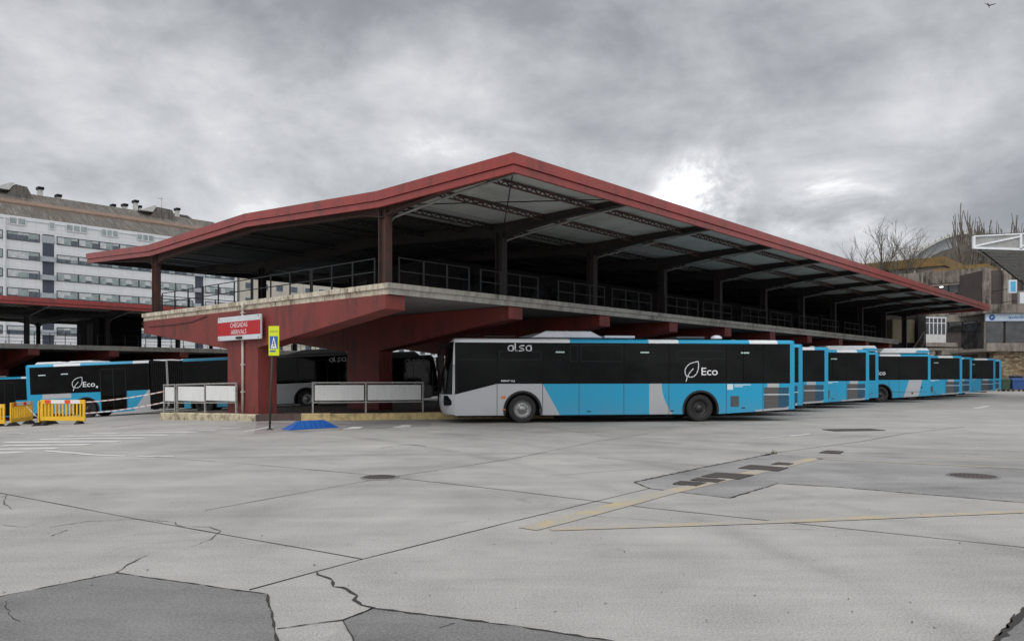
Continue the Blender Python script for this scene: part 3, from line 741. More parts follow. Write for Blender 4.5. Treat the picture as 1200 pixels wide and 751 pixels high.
        # roof units
        m = MB(); P = [(2.62, 2.93), (3.15, 3.16), (4.75, 3.16), (5.2, 2.93)]; m.prism(P, 'y', .25, WB - .25); m.build('roof_air_unit', M_silver, root, W=Wm, bevel=.03)
        m = MB(); m.prism([(2.2, 2.94), (2.9, 3.10), (3.0, 2.94)], 'y', .4, WB - .4); [m.lathe([(.09, 0), (.09, .05), (.0, .06)], (3.3 + i * .33, .8, 3.16), 'z', 10) for i in range(5)]; m.build('roof_fan', M_podd, root, W=Wm)
        m = MB(); m.bx(5.25, 6.35, .3, WB - .3, 2.93, 3.02); m.build('roof_hatch', M_silver, root, W=Wm, bevel=.02)
        m = MB(); m.bx(7.9, 8.95, .4, WB - .4, 2.93, 3.01); m.build('roof_hatch', M_podd, root, W=Wm, bevel=.02)
        m = MB(); m.lathe([(.2, 0), (.19, .07), (.1, .12), (.0, .13)], (9.5, .7, 2.95), 'z', 14); m.build('roof_antenna', M_podw, root, W=Wm)
        m = MB(); m.tube([(.3, .5, 2.95), (.9, .5, 3.03)], .012, 5); m.bx(1.0, 2.1, .3, .5, 2.95, 2.985); m.build('roof_aerial', M_dark, root, W=Wm)
    if kind == 'rearpod':
        m = MB(); m.prism([(8.9, 2.93), (9.2, 3.22), (12.0, 3.24), (12.12, 3.1), (12.13, 2.8), (12.0, 2.93)], 'y', .06, WB - .06); m.build('rear_roof_fairing', M_podw, root, W=Wm, bevel=.05)
        m = MB(); m.prism([(9.6, 2.97), (9.95, 3.19), (10.15, 3.19), (9.9, 2.97)], 'y', .045, .055); m.prism([(11.2, 2.97), (11.3, 3.1), (12.10, 3.1), (12.10, 2.97)], 'y', .045, .055); m.build('fairing_stripe', LIV['rearpod'], root, W=Wm)
        m = MB(); m.prism([(7.7, 2.93), (8.0, 3.1), (8.7, 3.1), (8.9, 2.93)], 'y', .3, WB - .3); m.build('roof_air_unit', M_podd, root, W=Wm, bevel=.04)
        m = MB(); m.bx(9.5, 11.9, -.006, -.001, .62, .635); m.bx(10.9, 11.0, -.012, -.001, .5, .6); m.bx(11.5, 11.6, -.012, -.001, .85, .95); m.build('service_flap', M_dark, root, W=Wm)
    # lettering
    def wordmark(x0, z0, w, h):
        m = MB(); g = {'a': [(1, 0), (1, 1), (.38, 1), (.06, .74), (.06, .26), (.38, 0), (1, 0)], 'l': [(0, 1.38), (0, .25), (.22, 0), (.34, 0)], 's': [(.92, 1), (.32, 1), (.08, .78), (.3, .55), (.7, .46), (.94, .24), (.7, 0), (.06, 0)]}
        adv = {'a': 1.38, 'l': .72, 's': 1.34}; tot = 1.38 * 2 + .72 + 1.34 - .38; k = w / tot; xx = 0
        for ch in 'alsa':
            P = g[ch]
            for (a, b) in zip(P, P[1:]):
                pa = Vector(((a[0] + xx) * k, 0, a[1] * h)); pb = Vector(((b[0] + xx) * k, 0, b[1] * h)); d = (pb - pa).normalized(); t_ = .22 * k
                pa -= d * t_ * .4; pb += d * t_ * .4
                if mir: base = Vector((x0 + w, WB + .037, z0)); pa.x, pb.x = -pa.x, -pb.x
                else: base = Vector((x0, -.016, z0))
                m.bar(base + pa, base + pb, t_, .004, up=Vector((0, 1, 0)))
            xx += adv[ch]
        m.build('lettering', M_letter, root)
    if kind == 'city':
        wordmark(1.8, 2.46, .80, .18)
        if not mir: text_mesh('lettering', 'KENT U.J', M_letter, root, 1.57, 1.40, .46, .07, ys - .002, fs, .03)
    ex = {'city': 8.66, 'rearpod': 8.62, 'articulated': 13.72}[kind]; ez = 1.63
    if not (kind == 'city' and mir):
        text_mesh('lettering', 'Eco', M_letter, root, ex if not mir else ex - .12, ez, .60, .27, ys - .003 * -fs, fs, .01)
        # leaf emblem drawn in strokes
        lx = ex - (.62 if not mir else -.60); m = MB()
        leaf = []
        for i in range(25):
            t = i / 24
            leaf.append((.5 * t if False else 0, 0))
        tip = (.50, .66)
        out = [(.10, .10), (.03, .22), (.02, .36), (.08, .48), (.20, .58), (.36, .63), (.50, .66), (.52, .52), (.50, .36), (.44, .22), (.34, .13), (.22, .10), (.14, .13)]
        vein = [(.06, -.04), (.10, .10), (.16, .22), (.24, .32), (.32, .40)]
        def stroke(P, w):
            for (a, b) in zip(P, P[1:]):
                pa = Vector((a[0] * 1.0, 0, a[1])); pb = Vector((b[0] * 1.0, 0, b[1])); d = (pb - pa).normalized(); pa -= d * w * .3; pb += d * w * .3
                if mir: base = Vector((lx + .42, WB + .016, 1.5)); pa.x, pb.x = -pa.x, -pb.x; m.bar(base + pa, base + pb, w, .004, up=Vector((0, 1, 0)))
                else: m.bar(Vector((lx, -.016, 1.46)) + pa, Vector((lx, -.016, 1.46)) + pb, w, .004, up=Vector((0, 1, 0)))
        stroke(out, .03); stroke(vein, .03); m.build('leaf_emblem', M_letter, root)
    if kind == 'articulated' or (kind == 'city' and mir):
        if kind == 'articulated': wordmark(.75, 2.42, .86, .19)
    if kind == 'articulated':
        # bellows
        m = MB(); n = 18
        for i in range(n):
            a = BEL[0] + (BEL[1] - BEL[0]) * i / n; b = a + (BEL[1] - BEL[0]) / n; c = (a + b) / 2
            if i == n // 2 - 1: continue
            def ring(x, e): return [(x, e, .45), (x, e, 2.85 - e), (x, WB - e, 2.85 - e), (x, WB - e, .45)]
            A, C, B = ring(a, .12), ring(c, .03), ring(b, .12)
            for P, Q in ((A, C), (C, B)):
                for k in range(4): m.face([P[k], Q[k], Q[(k + 1) % 4], P[(k + 1) % 4]])
        m.build('bellows', M_rubber, root, W=Wm)
        m = MB(); c = (BEL[0] + BEL[1]) / 2 - .05; m.bx(c - .05, c + .05, .01, WB - .01, .45, 2.86); m.build('turntable_frame', M_rim, root, W=Wm)
        for xd in (1.75, 5.9, 12.7):
            m = MB(); m.bx(xd - .62, xd - .01, -.022, -.012, .36, 2.5); m.bx(xd + .01, xd + .62, -.022, -.012, .36, 2.5); d = m.build('door', M_glass, root, W=Wm)
            m = MB()
            for q in (-.64, -.01, .61): m.bx(xd + q, xd + q + .03, -.03, -.023, .36, 2.52)
            m.bx(xd - .64, xd + .64, -.03, -.023, 2.5, 2.53); m.build('door_frame', M_vent, d, W=Wm)
        for x0, x1, mt in ((15.1, 16.6, M_podw), (13.6, 15.0, M_podw)):
            m = MB(); m.prism([(x0, 2.86), (x0 + .15, 3.0), (x1 - .15, 3.0), (x1, 2.86)], 'y', .08, WB - .08); m.build('roof_pod', mt, root, W=Wm, bevel=.05)
        m = MB(); m.prism([(.7, 2.88), (1.0, 3.12), (3.0, 3.12), (4.0, 2.88)], 'y', .1, WB - .1); m.build('roof_pod', plain('roof_pod_grey', (.16, .165, .17), .4), root, W=Wm, bevel=.05)
        m = MB(); m.bx(13.46, 13.56, -.02, -.012, 1.56, 1.66); m.bx(16.0, 16.35, -.02, -.012, 2.3, 2.35); m.bx(14.9, 15.25, -.02, -.012, 2.32, 2.37); m.build('sticker', M_sticker, root, W=Wm)
    # head lamps, mirrors, wipers
    for s in (-1, 1):
        y = WB / 2 + s * 1.02; m = MB()
        m.prism([(y - .17, .62), (y + .10 * s + .1, .60), (y + .14, .80), (y - .05, .95), (y - .2, .74)], 'x', -.37 + .0, -.10); m.build('headlight', [M_black], root, W=Wm, bevel=.02)
        m = MB(); m.lathe([(.0, -.02), (.07, 0), (.08, .05)], (0, 0, 0), 'y', 12)
        for i, v in enumerate(m.v): m.v[i] = (v[1] - .385, y + v[0] * .9, .78 + v[2])
        m.build('headlight_lens', M_lens, root, W=Wm)
    for s in (-1, 1):
        y = -.05 if s < 0 else WB + .05
        m = MB(); m.tube([(-.05, WB / 2 + s * 1.1, 2.72), (-.42, y, 2.62), (-.5, y, 2.35)], .025, 7); m.box((-.5, y, 2.05), (.10, .16, .52)); m.build('mirror', M_black, root, W=Wm, bevel=.02)
    m = MB(); m.tube([(-.47, .9, 1.05), (-.42, .5, 1.7)], .015, 5); m.tube([(-.47, 1.6, 1.05), (-.44, 1.2, 1.7)], .015, 5); m.build('wiper', M_black, root, W=Wm)
    return root

BA = math.atan(.1317); bd = Vector((math.cos(BA), math.sin(BA), 0)); bn = Vector((-math.sin(BA), math.cos(BA), 0))
bus0 = make_bus('city_bus', 'cyan and grey city bus parked broadside in front, alsa and Eco lettering', 'city')
bus0.location = (-1.925, 25.9, 0); bus0.rotation_euler.z = BA
BL = 12.14
def rear_at(u, Y): X = (u - 600) / F * Y; return Vector((X, Y, 0)) - bd * (BL)
G = 'city buses parked in the bays'
for u, Y, lab in [(940.5, 31.0, 'second bus of the row, only its cyan rear corner showing behind the front bus'), (970.5, 34.3, 'third bus of the row, rear third visible with grey striped engine grille'),
                  (1018.5, 38.0, 'fourth bus of the row, rear half visible with large tinted windows'), (1127.5, 50.4, 'seventh bus of the row, behind the bus with white roof fairing'),
                  (1139, 54.3, 'eighth bus of the row, narrow strip with blue tinted window'), (1166.5, 58.2, 'ninth bus of the row, next to last before the stone wall'), (1173.3, 63.8, 'last bus of the row, thin cyan sliver beside the waste bins')]:
    dup(bus0, rear_at(u, Y), BA, lab, G)
bus1 = make_bus('city_bus', 'cyan bus with white rear roof fairing, sixth of the row, end of Eco lettering visible', 'rearpod')
bus1.location = rear_at(1090.5, 46.0); bus1.rotation_euler.z = BA
dup(bus1, rear_at(1029.3, 42.0), BA, 'fifth bus of the row, narrow rear strip behind the fourth bus', G)

# articulated bus: x runs from its front (right in the photo) to its rear (left)
artic = make_bus('articulated_bus', 'long articulated bus with black bellows parked behind the yellow barriers', 'articulated', 16.95, True, 'articulated buses')
fr = Vector(((424 - 600) / F * 41.6, 41.6)); re = Vector(((33 - 600) / F * 39.6, 39.6)); dd = re - fr
Lh = dd.length; z_f, z_r = -.02, -.76
artic.location = (fr.x, fr.y, z_f + .02); artic.scale = (1, 1, 1)
artic.rotation_euler = (0, math.atan2(z_f - z_r, Lh), math.atan2(dd.y, dd.x))
rzA = math.atan2(dd.y, dd.x)
# the bus's visible side is y=+W after the half turn: shift so that side lies on the measured line
sideshift = Vector((math.sin(rzA), -math.cos(rzA), 0)) * WB
artic.location = Vector(artic.location) + sideshift
dup(artic, Vector(((507 - 600) / F * 47.5, 47.5, .0)) + sideshift, 0, 'dark articulated bus in the shade behind the second pier, front end showing', 'articulated buses', rx=(0, R(1.6), rzA))
dup(artic, Vector((-20.6, 52.0, -.95)) + sideshift, 0, 'articulated bus at the left edge, cyan roof behind the yellow barriers', 'articulated buses', rx=(0, R(2.0), rzA + R(1)))

# ------------------------------------------------------------------ signs and street furniture
# arrivals sign hangs off the pier, parallel to it
S = thing('arrivals_sign', 'white and red arrivals sign CHEGADAS ARRIVALS hung on the red pier', 'sign', tuple(W(-.30, 6.85, 0)), AN + math.pi / 2)
# local x = along dL (to the left in the photo)
def dLx(x): return -x
SW = 3.1
S.rotation_euler.z = AN - math.pi / 2; S.location = W(-.30, 9.9, 0)   # local x runs along -dL, i.e. left to right in the photo
m = MB(); m.bx(0, SW, 0, .09, 2.92, 3.80); m.build('panel', M_signw, S, bevel=.02)
m = MB(); m.bx(-.002, SW + .002, -.006, -.0005, 3.10, 3.60); m.build('red_band', M_signred, S)
text_mesh('lettering', 'CHEGADAS', M_letter, S, .98, 3.385, 1.25, .17, -.009, -1, .0); text_mesh('lettering', 'ARRIVALS', M_letter, S, 1.03, 3.135, 1.12, .17, -.009, -1, .0)
m = MB(); m.bx(1.45, 1.85, -.05, -.001, 2.96, 3.04); m.build('lamp_bracket', M_dark, S)
m = MB(); [m.bx(x, x + .04, -.01, -.001, z, z + .04) for x in (.1, SW - .14) for z in (3.72, 2.96)]; m.build('bolt', M_rust, S)
m = MB(); m.bx(.6, .66, .09, .28, 3.1, 3.7); m.bx(2.4, 2.46, .09, .28, 3.1, 3.7); m.build('bracket', M_dark, S)

px0, py0 = gp(316, 503.6)
S = thing('crossing_sign', 'yellow framed blue pedestrian crossing sign on a thin leaning dark post', 'sign', (px0, py0, 0), 0)
lean = .115
m = MB(); m.tube([(0, 0, 0), (lean, 0, 3.05)], .032, 10); m.lathe([(.09, 0), (.08, .03), (.03, .05)], (0, 0, 0), 'z', 12); m.build('post', M_post, S)
M4 = Matrix.Rotation(R(3.0), 4, 'Y') @ Matrix.Rotation(R(0), 4, 'Z')
def signrect(name, x0, x1, z0, z1, y, t, mat):
    m = MB(); m.bx(x0, x1, y, y + t, z0, z1); o = m.build(name, mat, S); return o
cx = .16
for o in [signrect('panel', cx - .165, cx + .165, 2.22, 3.10, -.06, .02, M_signy), signrect('blue_field', cx - .125, cx + .125, 2.42, 2.80, -.063, .002, M_signblue), signrect('blue_strip', cx - .125, cx + .06, 2.33, 2.375, -.063, .002, M_signblue)]: pass
m = MB(); m.prism([(cx - .095, 2.44), (cx + .095, 2.44), (cx, 2.79)], 'y', -.067, -.064); m.build('white_triangle', M_letter, S)
m = MB(); m.lathe([(.0, -.070), (.018, -.070), (.018, -.0675)], (cx + .0, 0, 2.655), 'y', 10)
for p, q in (((cx, 2.635), (cx - .002, 2.56)), ((cx, 2.56), (cx - .03, 2.475)), ((cx, 2.56), (cx + .035, 2.48)), ((cx, 2.62), (cx + .03, 2.57)), ((cx, 2.62), (cx - .03, 2.58))): m.bar((p[0], -.069, p[1]), (q[0], -.069, q[1]), .002, .016)
m.build('walking_figure_symbol', M_black, S)
text_mesh('lettering', 'ATENCIÓN', M_ink, S, cx - .13, 2.91, .26, .07, -.063, -1, .0)
S.rotation_euler.z = R(-8)

def board(label, P0, P1, posts, zt=1.10, group='white boards on posts'):
    """posts: fractions along P0-P1; panels between the pairs listed"""
    A = Vector((*P0, kz(P0[0]))); B = Vector((*P1, kz(P1[0]))); t = thing('notice_board', label, 'board', tuple(A), math.atan2(B.y - A.y, B.x - A.x), group)
    Lx = math.hypot(B.x - A.x, B.y - A.y); dz = B.z - A.z
    for i, p in enumerate(posts):
        m = MB(); m.bx(p * Lx - .03, p * Lx + .03, -.03, .03, dz * p - .03, zt + dz * p); m.build('post', M_frame, t)
    m = MB(); m.bar((-.03, 0, zt + .02), (Lx + .03, 0, zt + .02 + dz), .07, .05); m.bar((.03, 0, .40), (Lx - .03, 0, .40 + dz), .05, .04); m.build('rail', M_frame, t)
    for a, b in zip(posts, posts[1:]):
        if (b - a) * Lx < .5: continue
        x0, x1 = a * Lx + .07, b * Lx - .07; zz = dz * (a + b) / 2
        m = MB(); m.bx(x0, x1, -.012, .012, .47 + zz, 1.03 + zz); pn = m.build('panel', M_white, t)
        m = MB(); m.bx(x0 - .035, x1 + .035, .013, .02, .44 + zz, 1.06 + zz); m.build('backing', M_dark, pn)
    return t
def at(u, Y): return ((u - 600) / F * Y, Y)
board('long two panel white board on posts between the pier and the front bus', at(366.5, 27.9), at(495.5, 28.9), [0, .473, 1.0])
board('double white board on posts left of the red pier', at(208, 30.5), at(277, 28.3), [0, .49, 1.0])
board('small single white board at the left end of the platform, tape tied to it', at(192.5, 31.0), at(205.5, 30.6), [0, 1.0])

# yellow folding barriers
def barrier(label, x, y, rz, first=None):
    loc = (x, y, gz(x))
    if first: return dup(first, loc, rz, label, 'yellow plastic barriers')
    t = thing('plastic_barrier', label, 'barrier', loc, rz, 'yellow plastic barriers'); L = 1.9
    m = MB(); m.bx(-L / 2, L / 2, -.03, .03, .16, .33); m.bx(-L / 2, -L / 2 + .10, -.03, .03, .33, .84); m.bx(L / 2 - .10, L / 2, -.03, .03, .33, .84); m.bx(-L / 2, L / 2, -.03, .03, .84, 1.0)
    n = 12
    for i in range(1, n): xx = -L / 2 + .05 + (L - .1) * i / n; m.bx(xx - .032, xx + .032, -.025, .025, .33, .84)
    m.build('panel', M_yplas, t, bevel=.012)
    for i, xx in enumerate((-.62, -.2, .22, .62)):
        m = MB(); m.bx(xx - .13, xx + .13, -.036, -.031, .855, .99); m.build('reflector', M_rplas if i % 2 == 0 else M_letter, t)
    m = MB(); [m.bx(xx - .09, xx + .09, -.036, -.031, .855, .99) for xx in (-.41, .01, .42)]; m.build('reflector', M_letter, t)
    for xx in (-.7, .7):
        m = MB(); m.prism([(-.32, 0), (.32, 0), (.10, .17), (-.10, .17)], 'x', xx - .06, xx + .06); m.build('foot', M_rubber, t, bevel=.01)
    return t
b0 = barrier('yellow barrier with red and white reflectors facing the camera by the articulated bus', -17.95, 30.7, R(-6))
barrier('yellow barrier turned sideways at the left end of the facing one', -19.25, 31.7, R(106), b0)
barrier('yellow barrier cut by the left edge of the photo', -22.75, 33.2, R(-10), b0)
barrier('yellow barrier standing slanted just right of the leftmost one', -21.2, 33.2, R(98), b0)

def tape_mat():
    t = NT('red_white_tape'); v = t.coord(); sp = t.node('ShaderNodeSeparateXYZ'); t.link(v, sp.inputs[0])
    s = t.math('SINE', t.math('MULTIPLY', t.math('ADD', sp.outputs[0], sp.outputs[2]), 2 * math.pi / .3)); t.setc(t.mix(t.math('GREATER_THAN', s, .5), (.74, .74, .73), (.60, .30, .28)), .4); return t.m
M_tape = tape_mat()
def tape(label, A, B, sag=.06):
    m = MB(); A, B = Vector(A), Vector(B); n = 12
    P = [A + (B - A) * i / n - Vector((0, 0, sag * 4 * (i / n) * (1 - i / n))) for i in range(n + 1)]
    for i, (p, q) in enumerate(zip(P, P[1:])): m.bar(p, q, .004, .04)
    tag(m.build('barrier_tape', M_tape), label, 'tape', 'red and white barrier tapes')
e = Vector((-17.0, 30.6, gz(-17))); pb = Vector((*at(192.5, 31.0), 0))
tape('upper red and white tape from the barrier to the white board', e + Vector((0, 0, .86)), (pb.x, pb.y - .04, .98))
tape('lower red and white tape from the barrier to the white board', e + Vector((0, 0, .42)), (pb.x, pb.y - .04, .54))
tape('red and white tape strung between the yellow barriers', Vector((-20.8, 32.9, gz(-20.8) + .8)), Vector((-18.8, 30.9, gz(-18.8) + .1)), .03)

# blue kerb separator
q0, q1 = gp(339, 504.5), gp(398, 501)
a = math.atan2(q1[1] - q0[1], q1[0] - q0[0]); Ls = math.hypot(q1[0] - q0[0], q1[1] - q0[1])
m = MB(); zz = .25; yb, yt = .5, .12
B = [(0, 0, 0), (Ls, 0, 0), (Ls, yb, 0), (0, yb, 0)]; Tt = [(.42, .17, zz), (Ls - .45, .17, zz), (Ls - .45, .17 + yt, zz), (.42, .17 + yt, zz)]
m.face(B); m.face(Tt)
for i in range(4): j = (i + 1) % 4; m.face([B[i], B[j], Tt[j], Tt[i]])
for i in range(5):
    x = .42 + (Ls - .87) * (i + .5) / 5; m.bar((x, .0, .0), (x, .17, zz - .01), .03, .03)
o = m.build('blue_road_separator', M_blue, None, (q0[0], q0[1], .006), bevel=.015); o.rotation_euler.z = a
tag(o, 'blue plastic wedge shaped road separator lying before the yellow kerb', 'road separator')

# ------------------------------------------------------------------ apartment block
def facade_mat():
    t = NT('white_facade_panel'); v = t.coord(); sp = t.node('ShaderNodeSeparateXYZ'); t.link(v, sp.inputs[0]); n = t.noise(v, .4, 4, .6)
    f = t.math('ABSOLUTE', t.math('SUBTRACT', t.math('FRACT', t.math('DIVIDE', sp.outputs[0], 1.9)), .5))
    g = t.math('ABSOLUTE', t.math('SUBTRACT', t.math('FRACT', t.math('DIVIDE', t.math('SUBTRACT', sp.outputs[2], .15), .75)), .5))
    k = t.math('MAXIMUM', t.math('GREATER_THAN', f, .488), t.math('GREATER_THAN', g, .475))
    c = t.mix(t.rng(n, .3, .7), (.60, .62, .64), (.68, .69, .70)); c = t.mix(t.math('MULTIPLY', k, .45), c, (.28, .29, .31)); t.setc(c, .6); return t.m
M_fac = facade_mat(); M_navy = plain('navy_cladding', (.045, .055, .08), .6); M_wf = plain('dark_window_frame', (.05, .06, .075), .5)
M_pan = [plain('curtain_pale', (.46, .48, .49), .5, 0, .3, .9), plain('curtain_green', (.26, .31, .31), .5, 0, .3, .9), plain('curtain_dark', (.08, .10, .12), .3, 0, .3, .9)]
M_tile = None
def roof_mat():
    t = NT('corrugated_fibre_roof'); v = t.coord(); n = t.noise(t.mapping(v, (1.6, .3, .3), rot=(0, 0, 0)), 1.3, 6, .7); n2 = t.noise(v, .25, 5, .6); sp = t.node('ShaderNodeSeparateXYZ'); t.link(v, sp.inputs[0])
    w = t.math('SINE', t.math('MULTIPLY', sp.outputs[0], 2 * math.pi / .5)); c = t.ramp(n, (.3, (.07, .062, .055)), (.5, (.15, .135, .12)), (.72, (.28, .26, .23)))
    c = t.mix(t.rng(n2, .4, .7, 0, .6), c, (.10, .075, .055)); c = t.mix(t.rng(w, -1, 1, 0, .35), c, (.04, .036, .034)); t.setc(c, .9); return t.m
M_aroof = roof_mat(); M_band = weathered('brown_band', (.24, .16, .12), (.12, .09, .07), .5, .5, .9); M_chim = plain('chimney_white', (.5, .5, .48), .7)
A0 = Vector((-600 / F * 121 + 0, 121, 0)) - dR * 14
AB = thing('apartment_building', 'white apartment block with ribbon windows and brown corrugated mansard roof', 'apartment building', tuple(A0), AN)
def ax(u):        # local x of the facade seen at column u
    k = (u - 600) / F; return (k * A0.y - A0.x) / (dR.x - k * dR.y)
XE = ax(278)
m = MB(); m.bx(0, XE, 0, 16, -2, 26.9); m.bx(0, XE, -.12, .0, 26.4, 26.95); m.build('wall', M_fac, AB)
m = MB(); m.prism([(.1, 26.96), (8.6, 32.6), (9.6, 32.6), (16, 27)], 'x', -2, XE - .5, 0); m.build('roof', M_aroof, AB)
m = MB(); m.prism([(4.0, 29.5), (5.2, 30.3), (5.2, 30.62), (4.0, 29.85)], 'x', -2, XE - .3); m.build('roof_band', M_band, AB)
win = []
for vt in range(3):
    pass
zb = [24.5, 21.5, 18.5, 15.55, 9.5, 6.5]
proto = {}
def awin(x, z, var, w=3.0, h=1.38):
    key = (var, w, h)
    if key in proto:
        src, srcs = proto[key]; o = src.copy(); COL.objects.link(o); o.location = (x, 0, z)
        for s_ in srcs: c = s_.copy(); COL.objects.link(c); c.parent = o
        return
    m = MB(); m.bx(0, w, -.10, .02, -h, -h + .1); m.bx(0, w, -.10, .02, -.1, 0); m.bx(0, .1, -.10, .02, -h + .1, -.1); m.bx(w - .1, w, -.10, .02, -h + .1, -.1)
    o = m.build('window', M_wf, AB, (x, 0, z)); srcs = []
    rr = random.Random(var * 7 + 3)
    n = 3
    for i in range(n):
        a = .1 + (w - .2) * i / n; b = .1 + (w - .2) * (i + 1) / n - .05
        bl = -.1 - (h - .2) * rr.choice([.15, .3, .5, .7, .9, .95]); m = MB(); m.bx(a, b, -.05, .0, bl, -.1, 0); m.bx(a, b, -.04, .0, -h + .1, bl, 1)
        s = m.build('pane', [M_pan[rr.choice([0, 0, 1])], M_pan[rr.choice([1, 2, 2])]], o); srcs.append(s)
    proto[key] = (o, srcs)
gaps = [(ax(49), ax(64)), (ax(228), ax(238.5))]
for fi, z in enumerate(zb):
    for s0, s1 in ((ax(-8), ax(3.3)), (ax(8), gaps[0][0] - .3), (gaps[0][1] + .3, gaps[1][0] - .3), (gaps[1][1] + .3, XE - .6)):
        n = max(1, round((s1 - s0) / 3.2)); wd = (s1 - s0) / n
        for i in range(n): awin(s0 + wd * i, z, (i * 7 + fi * 5 + int(s0)) % 7, round(wd, 3))
for g0, g1 in gaps:
    m = MB(); m.bx(g0 + .1, g1 - .1, -.06, .0, 1, 24.6); m.build('cladding_strip', M_navy, AB)
    for z in zb:
        m = MB(); m.bx(g0 - .2, g1 + .1, -.5, .0, z - 1.35, z - .55) if z < 24 else m.bx(g0, g1, -.1, 0, z - 1.3, z - .1); m.build('balcony', plain('balcony_grey', (.33, .36, .39), .6) if 'balcony_grey' not in MATS else MATS['balcony_grey'], AB)
m = MB(); m.bx(ax(4.5) - .15, ax(4.5) + .15, -.3, 0, 1, 26.3); m.build('cladding_strip', M_fac, AB)
# attic strip with windows
for u0, u1 in ((10, 30), (57, 64), (77, 102), (118, 138), (160, 180), (196, 205)):
    m = MB(); m.bx(ax(u0), ax(u1), -.16, -.121, 25.55, 26.75); f = m.build('attic_window', plain('attic_frame', (.6, .6, .6)) if 'attic_frame' not in MATS else MATS['attic_frame'], AB)
    n = max(1, round((ax(u1) - ax(u0)) / 1.1)); m = MB()
    for i in range(n):
        w = (ax(u1) - ax(u0)) / n; m.bx(ax(u0) + w * i + .1, ax(u0) + w * (i + 1) - .1, -.175, -.161, 25.7, 26.6)
    m.build('pane', M_pan[1], f)
# roof lights and chimneys
for u0, u1, zt in ((20, 57, 33.0), (193, 228, 33.0)):
    m = MB(); x0, x1 = ax(u0), ax(u1); m.prism([(x0, 31.0), (x0 + 1.6, 33.5), (x1 - 1.2, 33.35), (x1, 31.0)], 'y', 6.8, 9.6); m.build('dormer', M_aroof, AB)
    m = MB(); m.prism([(x0 - 1.6, 32.4), (x0 + .7, 32.4), (x0 + 1.5, 33.65), (x0 + 1.0, 33.7)], 'y', 6.7, 9.6); m.build('dormer_edge', M_chim, AB)
for u, zt, s in ((3, 34.3, .55), (69, 34.2, .55), (91, 33.4, .5), (157, 33.2, .4), (171, 33.6, .5), (184, 34.6, .5), (188.5, 33.7, .35), (234, 34.4, .45)):
    x = ax(u); m = MB(); m.bx(x - s * .6, x + s * .6, 9, 10, 31.8, zt - .45); c = m.build('chimney', M_chim, AB); m = MB(); m.bx(x - s * .85, x + s * .85, 8.8, 10.2, zt - .45, zt); m.build('chimney_cap', M_black, c)
for u in (11, 214): m = MB(); m.tube([(ax(u), 9, 32), (ax(u), 9, 36)], .05, 5); m.bx(ax(u) - .8, ax(u) + .3, 8.97, 9.03, 35.6, 35.7); m.build('aerial', M_frame, AB)

M_cream = weathered('cream_render', (.50, .47, .41), (.33, .30, .26), .4, .3, .9); M_greyroof = plain('grey_roof', (.16, .15, .14), .8)
def block(name, label, a0, a1, b0, depth, h, mat, nf, gable=False, fh=3.0):
    t = thing(name, label, 'building', tuple(A0 + dR * a0 + dL * b0), AN)
    L = a1 - a0; m = MB(); m.bx(0, L, 0, depth, -2, h)
    if gable: m.prism([(0, h), (L, h), (L * .55, h + 3.2), (L * .35, h + 3.2)], 'y', 0, depth)
    m.build('wall', mat, t)
    m = MB()
    if gable: m.prism([(-.3, h), (L * .35, h + 3.3), (L * .55, h + 3.3), (L + .3, h), (L + .3, h + .25), (L * .56, h + 3.6), (L * .34, h + 3.6), (-.3, h + .25)], 'y', -.3, depth)
    else: m.bx(-.2, L + .2, -.3, depth, h, h + .4)
    m.build('roof', M_greyroof, t)
    for f in range(nf):
        for i in range(int(L / 3.4)):
            m = MB(); x = 1 + i * 3.4; m.bx(x, x + 1.7, -.05, .02, h - 2.4 - fh * f, h - 1.0 - fh * f); w = m.build('window', M_chim, t); m = MB(); m.bx(x + .1, x + 1.6, -.07, -.051, h - 2.3 - fh * f, h - 1.1 - fh * f); m.build('pane', M_pan[2], w)
    return t
block('cream_apartment_building', 'cream apartment house seen between the deck railing and the red roof', XE + .6, XE + 34, 0, 14, 27, M_cream, 8)
block('gabled_building', 'pale gabled building top showing behind the brown roof', ax(237), ax(237) + 13, 22, 12, 32.3, M_cream, 2, True)
block('grey_apartment_building', 'grey apartment house far behind the second terminal', XE + 36, XE + 80, 4, 14, 24, M_fac, 6)

# ------------------------------------------------------------------ concrete building on the right
M_bconc = weathered('board_marked_concrete', (.27, .235, .20), (.05, .04, .032), .85, .55, .9); M_bconc2 = weathered('pale_concrete', (.31, .275, .24), (.12, .10, .085), .7, .6, .9)
M_brown = weathered('brown_brick_panel', (.085, .068, .062), (.05, .04, .038), .5, .8, .85); M_moss = weathered('mossy_parapet', (.24, .15, .055), (.09, .08, .05), .5, .9, .95, False, .8, (.30, .20, .06))
Q = Vector((xz(1157, 313, 85)[0], 85, 0)); CB = thing('concrete_building', 'stained concrete office block with brown brick panels right of the canopy', 'building', tuple(Q), AN)
